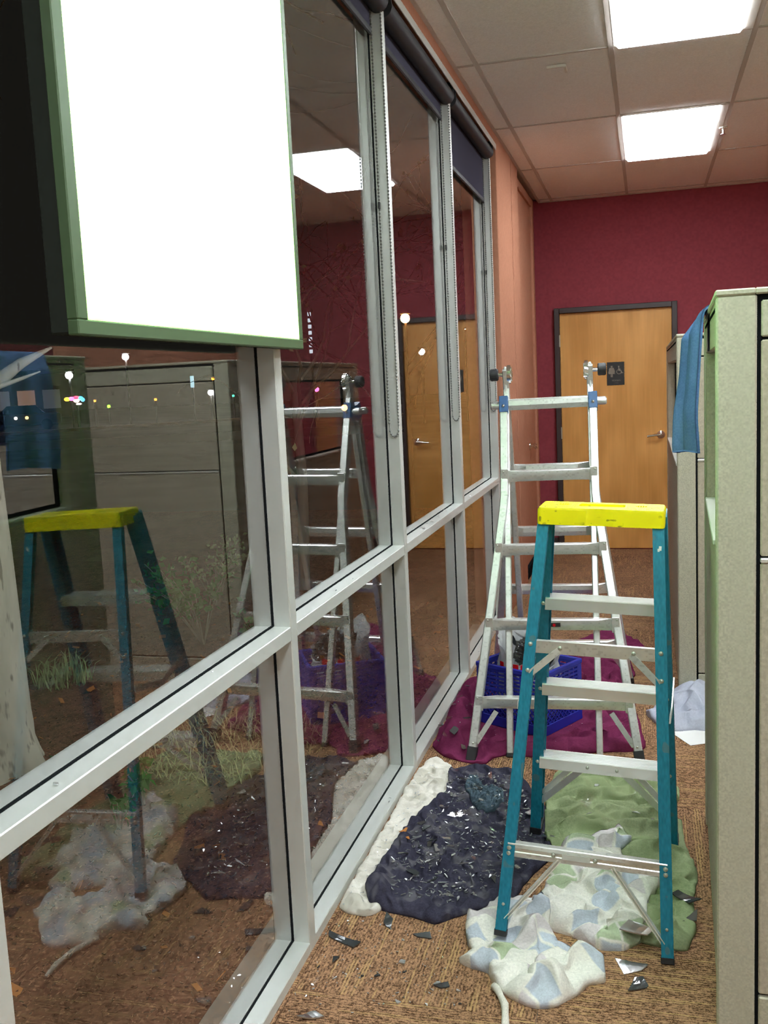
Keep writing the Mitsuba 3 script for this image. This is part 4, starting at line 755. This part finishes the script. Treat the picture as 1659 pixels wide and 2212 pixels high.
def leafmesh(n, cs, size, flat=.3):
    vv, ff = [], []
    for i in range(n):
        c = cs(); a = g2.uniform(0, 6.28); t = g2.normal(0, .7); L = size * g2.uniform(.6, 1.3); w = L * .33
        u = np.array([math.cos(a) * math.cos(t), math.sin(a) * math.cos(t), math.sin(t)]); v = np.cross(u, g2.normal(size=3)); v /= np.linalg.norm(v); k_ = np.cross(u, v); b = len(vv)
        vv += [c, c + u * L * .45 + v * w + k_ * w * flat, c + u * L, c + u * L * .45 - v * w + k_ * w * flat, c + u * L * .45]; ff += [(b, b + 1, b + 4), (b + 1, b + 2, b + 4), (b + 4, b + 2, b + 3), (b, b + 4, b + 3)]
    return trimesh.Trimesh(np.array(vv), np.array(ff), process=False)
def plant(name, c, r, h, n, size, mat, label, cat='plant', stems=7):
    k = thing(name, label, cat); tips = []; z = gzat(*c)
    st = []
    for i in range(stems):
        a = g2.uniform(0, 6.28); e = V(c[0] + r * math.cos(a) * g2.uniform(.3, 1), c[1] + r * math.sin(a) * g2.uniform(.3, 1), z + h * g2.uniform(.6, 1.0)); m_ = (V(c[0], c[1], z) + e) / 2 + V(0, 0, h * .12)
        st.append(tube([V(c[0], c[1], z - .01), m_, e], [.005, .0035, .0015], 5)); tips += [(m_, e)]
    put('stem', st, M_['twig'], k)
    def cs():
        m_, e = tips[g2.integers(len(tips))]; t = g2.uniform(-.3, 1.05); return m_ + (e - m_) * t + g2.normal(0, r * .10, 3) * [1, 1, .8]
    put('foliage', leafmesh(n, cs, size), M_[mat], k, kind='stuff'); return k
plant('shrub', (-1.85, 5.55), .42, .62, 420, .050, 'leaf_green', 'leafy green shrub outside, seen through the pane below the lit sign', 'shrub', 12)
plant('shrub', (-1.10, 4.85), .20, .42, 160, .045, 'leaf_green', 'small green shrub outside close behind the mullion', 'shrub')
plant('shrub', (-2.25, 6.6), .35, .55, 240, .040, 'leaf_pale', 'pale leafed shrub standing behind the leafy green shrub outside', 'shrub', 9)
plant('weed', (-1.00, 3.24), .10, .17, 60, .045, 'leaf_green', 'low green weed outside in the mulch below the transom', 'weed', 5)
plant('weed', (-.98, 3.02), .08, .14, 40, .040, 'leaf_green', 'second low green weed outside, nearer the lower left pane corner', 'weed', 5)
plant('weed', (-1.35, 3.35), .13, .15, 70, .040, 'leaf_green', 'spreading dark green weed outside near the tree trunk', 'weed', 6)
# ---- pale tree trunk at the left with a leaning bough
k = thing('tree', 'pale barked tree standing outside at the left edge of the window', 'tree')
zz = np.r_[-.16, -.06, .03, .15, .4, .9, 1.5, 2.2, 3.0, 3.8]; rad = np.r_[.225, .19, .165, .150, .140, .134, .128, .120, .105, .085]
cx, cy = -1.845 + .01 * np.sin(zz * 2), 3.475 + .012 * np.cos(zz * 1.7)
tm = tube(np.c_[cx, cy, zz], rad, 28).subdivide().subdivide(); v = tm.vertices.copy(); a_ = np.arctan2(v[:, 1] - 3.475, v[:, 0] + 1.845); fl = np.clip((.10 - v[:, 2]) / .25, 0, 1)
q = 1 + fl * .16 * np.sin(5 * a_ + 1) + .05 * (meshkit.fbm(v * [7, 7, 3], 3, 2) - .5); v[:, 0] = -1.845 + (v[:, 0] + 1.845) * q; v[:, 1] = 3.475 + (v[:, 1] - 3.475) * q; tm.vertices = v
put('trunk', tm, M_['bark'], k, smooth=True)
put('bough', tube([(-1.80, 3.36, 1.42), (-1.66, 3.40, 1.56), (-1.60, 3.56, 1.665), (-1.58, 3.76, 1.735)], [.05, .034, .022, .006], 10), M_['bark'], k, smooth=True)
put('bough', tube([(-1.62, 3.42, 1.57), (-1.58, 3.52, 1.60), (-1.55, 3.62, 1.63)], [.012, .008, .003], 8), M_['bark'], k, smooth=True)
def twigs(k, p, d, L, r, depth, out):
    n = 5; path = [p]; dd = d.copy()
    for i in range(n):
        if path[-1][0] > -.55: dd[0] = -abs(dd[0])
        dd = dd + g2.normal(0, .16, 3) + [0, 0, -.015 * (3 - depth)]; dd /= np.linalg.norm(dd); path.append(path[-1] + dd * L / n)
    if max(q[0] for q in path) > -.12: return
    out.append((np.array(path), np.linspace(r, r * .55, n + 1)))
    if depth == 0: return
    for i in range(g2.integers(2, 4)):
        j = g2.integers(2, n + 1); e = dd + g2.normal(0, .55, 3); e /= np.linalg.norm(e); twigs(k, path[j], e, L * g2.uniform(.55, .8), r * .55, depth - 1, out)
for b_, (p0, d0) in enumerate([((-1.82, 3.5, 3.3), (-.1, .6, .9)), ((-1.9, 3.4, 3.4), (-.3, -.8, .9))]):
    out = []; twigs(k, V(*p0), V(*d0) / np.linalg.norm(d0), 1.5, .035, 3, out); put('branch', [tube(a, b, 5) for a, b in out], M_['twig'], k)
def bare(c, h, seed, label, leaves, spread=1.0):
    global g2
    g2 = np.random.default_rng(seed); k = thing('bare_tree', label, 'tree'); z = gzat(*c) - .03
    put('trunk', tube([V(c[0], c[1], z), V(c[0] + .03, c[1] + .02, z + h * .25), V(c[0], c[1] + .05, z + h * .5)], [.05, .042, .034], 10), M_['twig'], k, smooth=True)
    ends = []
    for i in range(6):
        a = g2.uniform(0, 6.28); out = []; f = g2.uniform(.25, .5); d = V(math.cos(a) * spread, math.sin(a) * spread, g2.uniform(.7, 1.4)); twigs(k, V(c[0], c[1] + .05, z + h * f), d / np.linalg.norm(d), h * .34, .016, 3, out)
        put('branch', [tube(p, r, 5) for p, r in out], M_['twig'], k); ends += [p[-1] for p, r in out]
    ends = np.array(ends)
    put('foliage', leafmesh(leaves, lambda: ends[g2.integers(len(ends))] + g2.normal(0, .02, 3), .07), M_['leaf_pale'], k, kind='stuff')
bare((-1.75, 7.2), 3.4, 21, 'thin bare tree outside behind the tall middle panes', 70)
bare((-1.45, 9.6), 3.9, 33, 'thin bare tree with a few pale leaves outside the farthest panes', 130)
for i_, (a, b, c) in enumerate([((-1.6, 5.6, 3.98), (-1.6, 7.9, 4.33), (-1.6, 10.4, 4.95)), ((-1.6, 5.6, 3.72), (-1.6, 7.85, 3.99), (-1.6, 10.4, 4.75)), ((-1.6, 5.6, 3.5), (-1.6, 7.8, 3.88), (-1.6, 10.4, 4.62)), ((-1.6, 5.6, 3.30), (-1.6, 7.8, 3.73), (-1.6, 10.4, 4.70))]):
    a, b, c = V(*a), V(*b), V(*c); t = np.linspace(0, 1, 24)[:, None]; m_ = 2 * b - (a + c) / 2
    put('hanging_wire', tube(a * (1 - t) ** 2 + 2 * m_ * t * (1 - t) + c * t ** 2, .0032, 5), M_['paper'], label='thin pale wire sagging outside above the window, %s' % ['topmost of four', 'second from the top', 'third from the top', 'lowest of four'][i_], category='wire', group='sagging wires outside')
# ---- beyond: kerbs, road lamps, lights, sign, building
put('kerb', beam(V(-26, 26.6, -.12), V(-8, 32.6, -.12), rect(.5, .16), (0, 0, 1)), M_['concrete'], label='near pale kerb across the dark parking lot', category='kerb')
put('kerb', beam(V(-36, 36, -.10), V(-20, 53.5, -.10), rect(.16, .5), (0, 0, 1)), M_['concrete'], label='far pale kerb at the edge of the parking lot', category='kerb')
def glow(name, p, r, rad, label, cat, w=.02, pole=True, group=None, sz=(1, 1, 1)):
    k = thing(name, label, cat, group); p = V(*p)
    m = trimesh.creation.icosphere(2, 1.0); m.apply_scale(np.array(sz) * r); m.apply_translation(p)
    put('lamp', m, M_['white_plastic'], k, smooth=True, emitter={'type': 'area', 'radiance': C(*rad), 'sampling_weight': w})
    if pole: put('pole', [cyl(V(p[0], p[1] + r * .2, -.2), V(p[0], p[1] + r * .2, p[2] + r * 1.05), .06, 8), box(p[0] - r, p[0] + r, p[1] - r * .6, p[1] + r, p[2] + r * .95, p[2] + r * 1.25)], M_['pole'], k)
    return k
glow('street_lamp', (-28.93, 52.04, 3.84), .20, (60, 60, 62), 'white parking lot lamp highest below the lit sign', 'street lamp', .15)
glow('street_lamp', (-31.73, 50.33, 2.89), .22, (60, 60, 64), 'white parking lot lamp in front of the mirrored blue towel', 'street lamp', .15)
glow('street_lamp', (-24.64, 54.28, 1.50), .17, (40, 40, 40), 'low white parking lot lamp near the first mullion', 'street lamp', .1)
glow('street_lamp', (-10.89, 48.58, 4.78), .24, (60, 22, 6), 'orange street lamp seen above the mirrored wooden door', 'street lamp', .1)
glow('street_lamp', (-7.92, 39.01, 2.75), .14, (2.2, 2.2, 2.1), 'dim round white lamp seen in the mirrored wooden door', 'street lamp')
for i_, (p, r, c, nm) in enumerate([((-29.95, 51.44, .97), .10, (.6, 3.0, .1), 'green signal light low in the dark distance'), ((-30.61, 51.04, 1.33), .08, (1.6, .5, .05), 'tiny orange light just right of the colourful sign'), ((-27.57, 52.79, 1.24), .09, (1.6, .5, .05), 'orange light on the dark horizon at mid pane'), ((-24.46, 54.36, 2.33), .10, (1.8, .6, .05), 'orange light near the first mullion'), ((-23.41, 54.84, 1.24), .08, (.1, 1.2, .6), 'teal light next to the first mullion'), ((-15.4, 47.26, 1.41), .13, (3.2, .25, .8), 'pink light beside the mirrored ladder'), ((-14.09, 47.69, .40), .16, (8, 2.2, .4), 'red orange light behind the mirrored ladder clip'), ((-6.15, 39.37, 3.57), .05, (8, 6, 3), 'small white light high on the mirrored door'), ((-5.85, 39.42, 3.62), .04, (5, 5, 3), 'smaller white light beside the one high on the mirrored door')]):
    glow('distant_light', p, r, c, nm, 'light', .01, True)
k = thing('vertical_sign', 'small vertical lit sign right of the large lit sign', 'sign')
for i_, z in enumerate(np.linspace(2.9, 4.4, 7)): put('letter_block', box(-12.33, -12.20, 37.75, 37.80, z, z + .15), M_['white_plastic'], k, emitter={'type': 'area', 'radiance': C(.38, .45, .50), 'sampling_weight': .005})
put('post', cyl((-12.27, 37.83, -.2), (-12.27, 37.83, 4.6), .05, 8), M_['pole'], k)
k = thing('vertical_sign', 'narrow bluish lit panel above the far horizon in the left pane', 'sign')
put('panel', box(-25.7, -25.48, 53.8, 53.86, 1.85, 2.55), M_['white_plastic'], k, emitter={'type': 'area', 'radiance': C(.25, .42, .48), 'sampling_weight': .005}); put('post', cyl((-25.59, 53.9, -.2), (-25.59, 53.9, 2.5), .05, 8), M_['pole'], k)
k = thing('neon_sign', 'distant multicoloured neon sign glowing yellow, red, pink and cyan', 'neon sign')
SD = V(50.43, 31.57, 0) / np.linalg.norm([50.43, 31.57])
for i_, (o, w_, zz_, c, nm) in enumerate([(-.42, .22, 0, (2.6, 1.2, .05), 'yellow tube'), (-.16, .26, .02, (3.2, .25, .9), 'pink tube'), (.10, .24, .06, (3.2, .08, .2), 'red tube'), (.10, .24, -.10, (3.0, .9, .9), 'pale pink tube'), (.34, .20, .03, (.1, 1.6, 3.2), 'cyan tube'), (.46, .16, -.06, (.1, .9, 3.2), 'blue tube'), (.22, .22, -.30, (2.5, 2.2, 1.6), 'white tube')]):
    c0 = V(-31.57, 50.43, 1.5) + SD * o + V(0, 0, zz_); m = trimesh.creation.icosphere(2, 1.0); m.apply_scale((w_ * .75, .06, .12 if i_ < 6 else .06)); m.apply_transform(trimesh.geometry.align_vectors([1, 0, 0], SD)); m.apply_translation(c0)
    put('tube', m, M_['white_plastic'], k, smooth=True, label=nm, emitter={'type': 'area', 'radiance': C(*c), 'sampling_weight': .01})
put('post', cyl((-31.5, 50.6, -.2), (-31.5, 50.6, 1.2), .08, 8), M_['pole'], k)
k = thing('roadside_building', 'distant roadside building with dim lit windows behind the mirrored towel', 'building')
BM = pose(-58, 80, -.2, .60)
Bp = lambda n, m, mat, **kw: put(n, tf(m, BM), M_[mat], k, **kw)
Bp('wall', box(-9, 6, 0, 8, 0, 4.2), 'facade'); Bp('roof', box(-9.4, 6.4, -.4, 8.4, 4.2, 4.6), 'pole')
for i_ in range(6): Bp('window', box(-8.2 + 2.3 * i_, -6.6 + 2.3 * i_, -.05, .02, .9, 2.7), 'white_plastic', emitter={'type': 'area', 'radiance': C(*[(.10, .065, .035), (.02, .018, .014), (.14, .09, .05), (.03, .03, .03), (.09, .05, .03), (.02, .02, .02)][i_]), 'sampling_weight': .005})
k = thing('parked_car', 'parked car with lit lamps far across the dark parking lot', 'car')
CM = pose(-34.0, 48.8, -.16, .56)
Cp = lambda n, m, mat, **kw: put(n, tf(m, CM), M_[mat], k, **kw)
Cp('body', trimesh.convex.convex_hull(np.vstack([box(-2.1, 2.1, -.85, .85, .35, .85).vertices, box(-1.9, 1.9, -.8, .8, .28, .95).vertices])), 'pole'); Cp('cabin', trimesh.convex.convex_hull(np.vstack([box(-1.3, 1.2, -.75, .75, .9, .95).vertices, box(-.8, .7, -.62, .62, 1.38, 1.42).vertices])), 'black')
for x in (-1.3, 1.3):
    for y in (-.86, .70): Cp('wheel', cyl((x, y, .31), (x, y + .16, .31), .31, 16), 'rubber')
for x, c in ((-.35, (1.1, 1.0, .9)), (.25, (1.5, .9, .3))): Cp('lamp', tf(trimesh.creation.icosphere(1, .10), pose(x, -.88, .72)), 'white_plastic', emitter={'type': 'area', 'radiance': C(*c), 'sampling_weight': .005})
# exterior base of the window wall
put('trim_2', box(-.16, -.0555, Y0, 6.0, -.2, -.055), M_['concrete'], kind='structure')
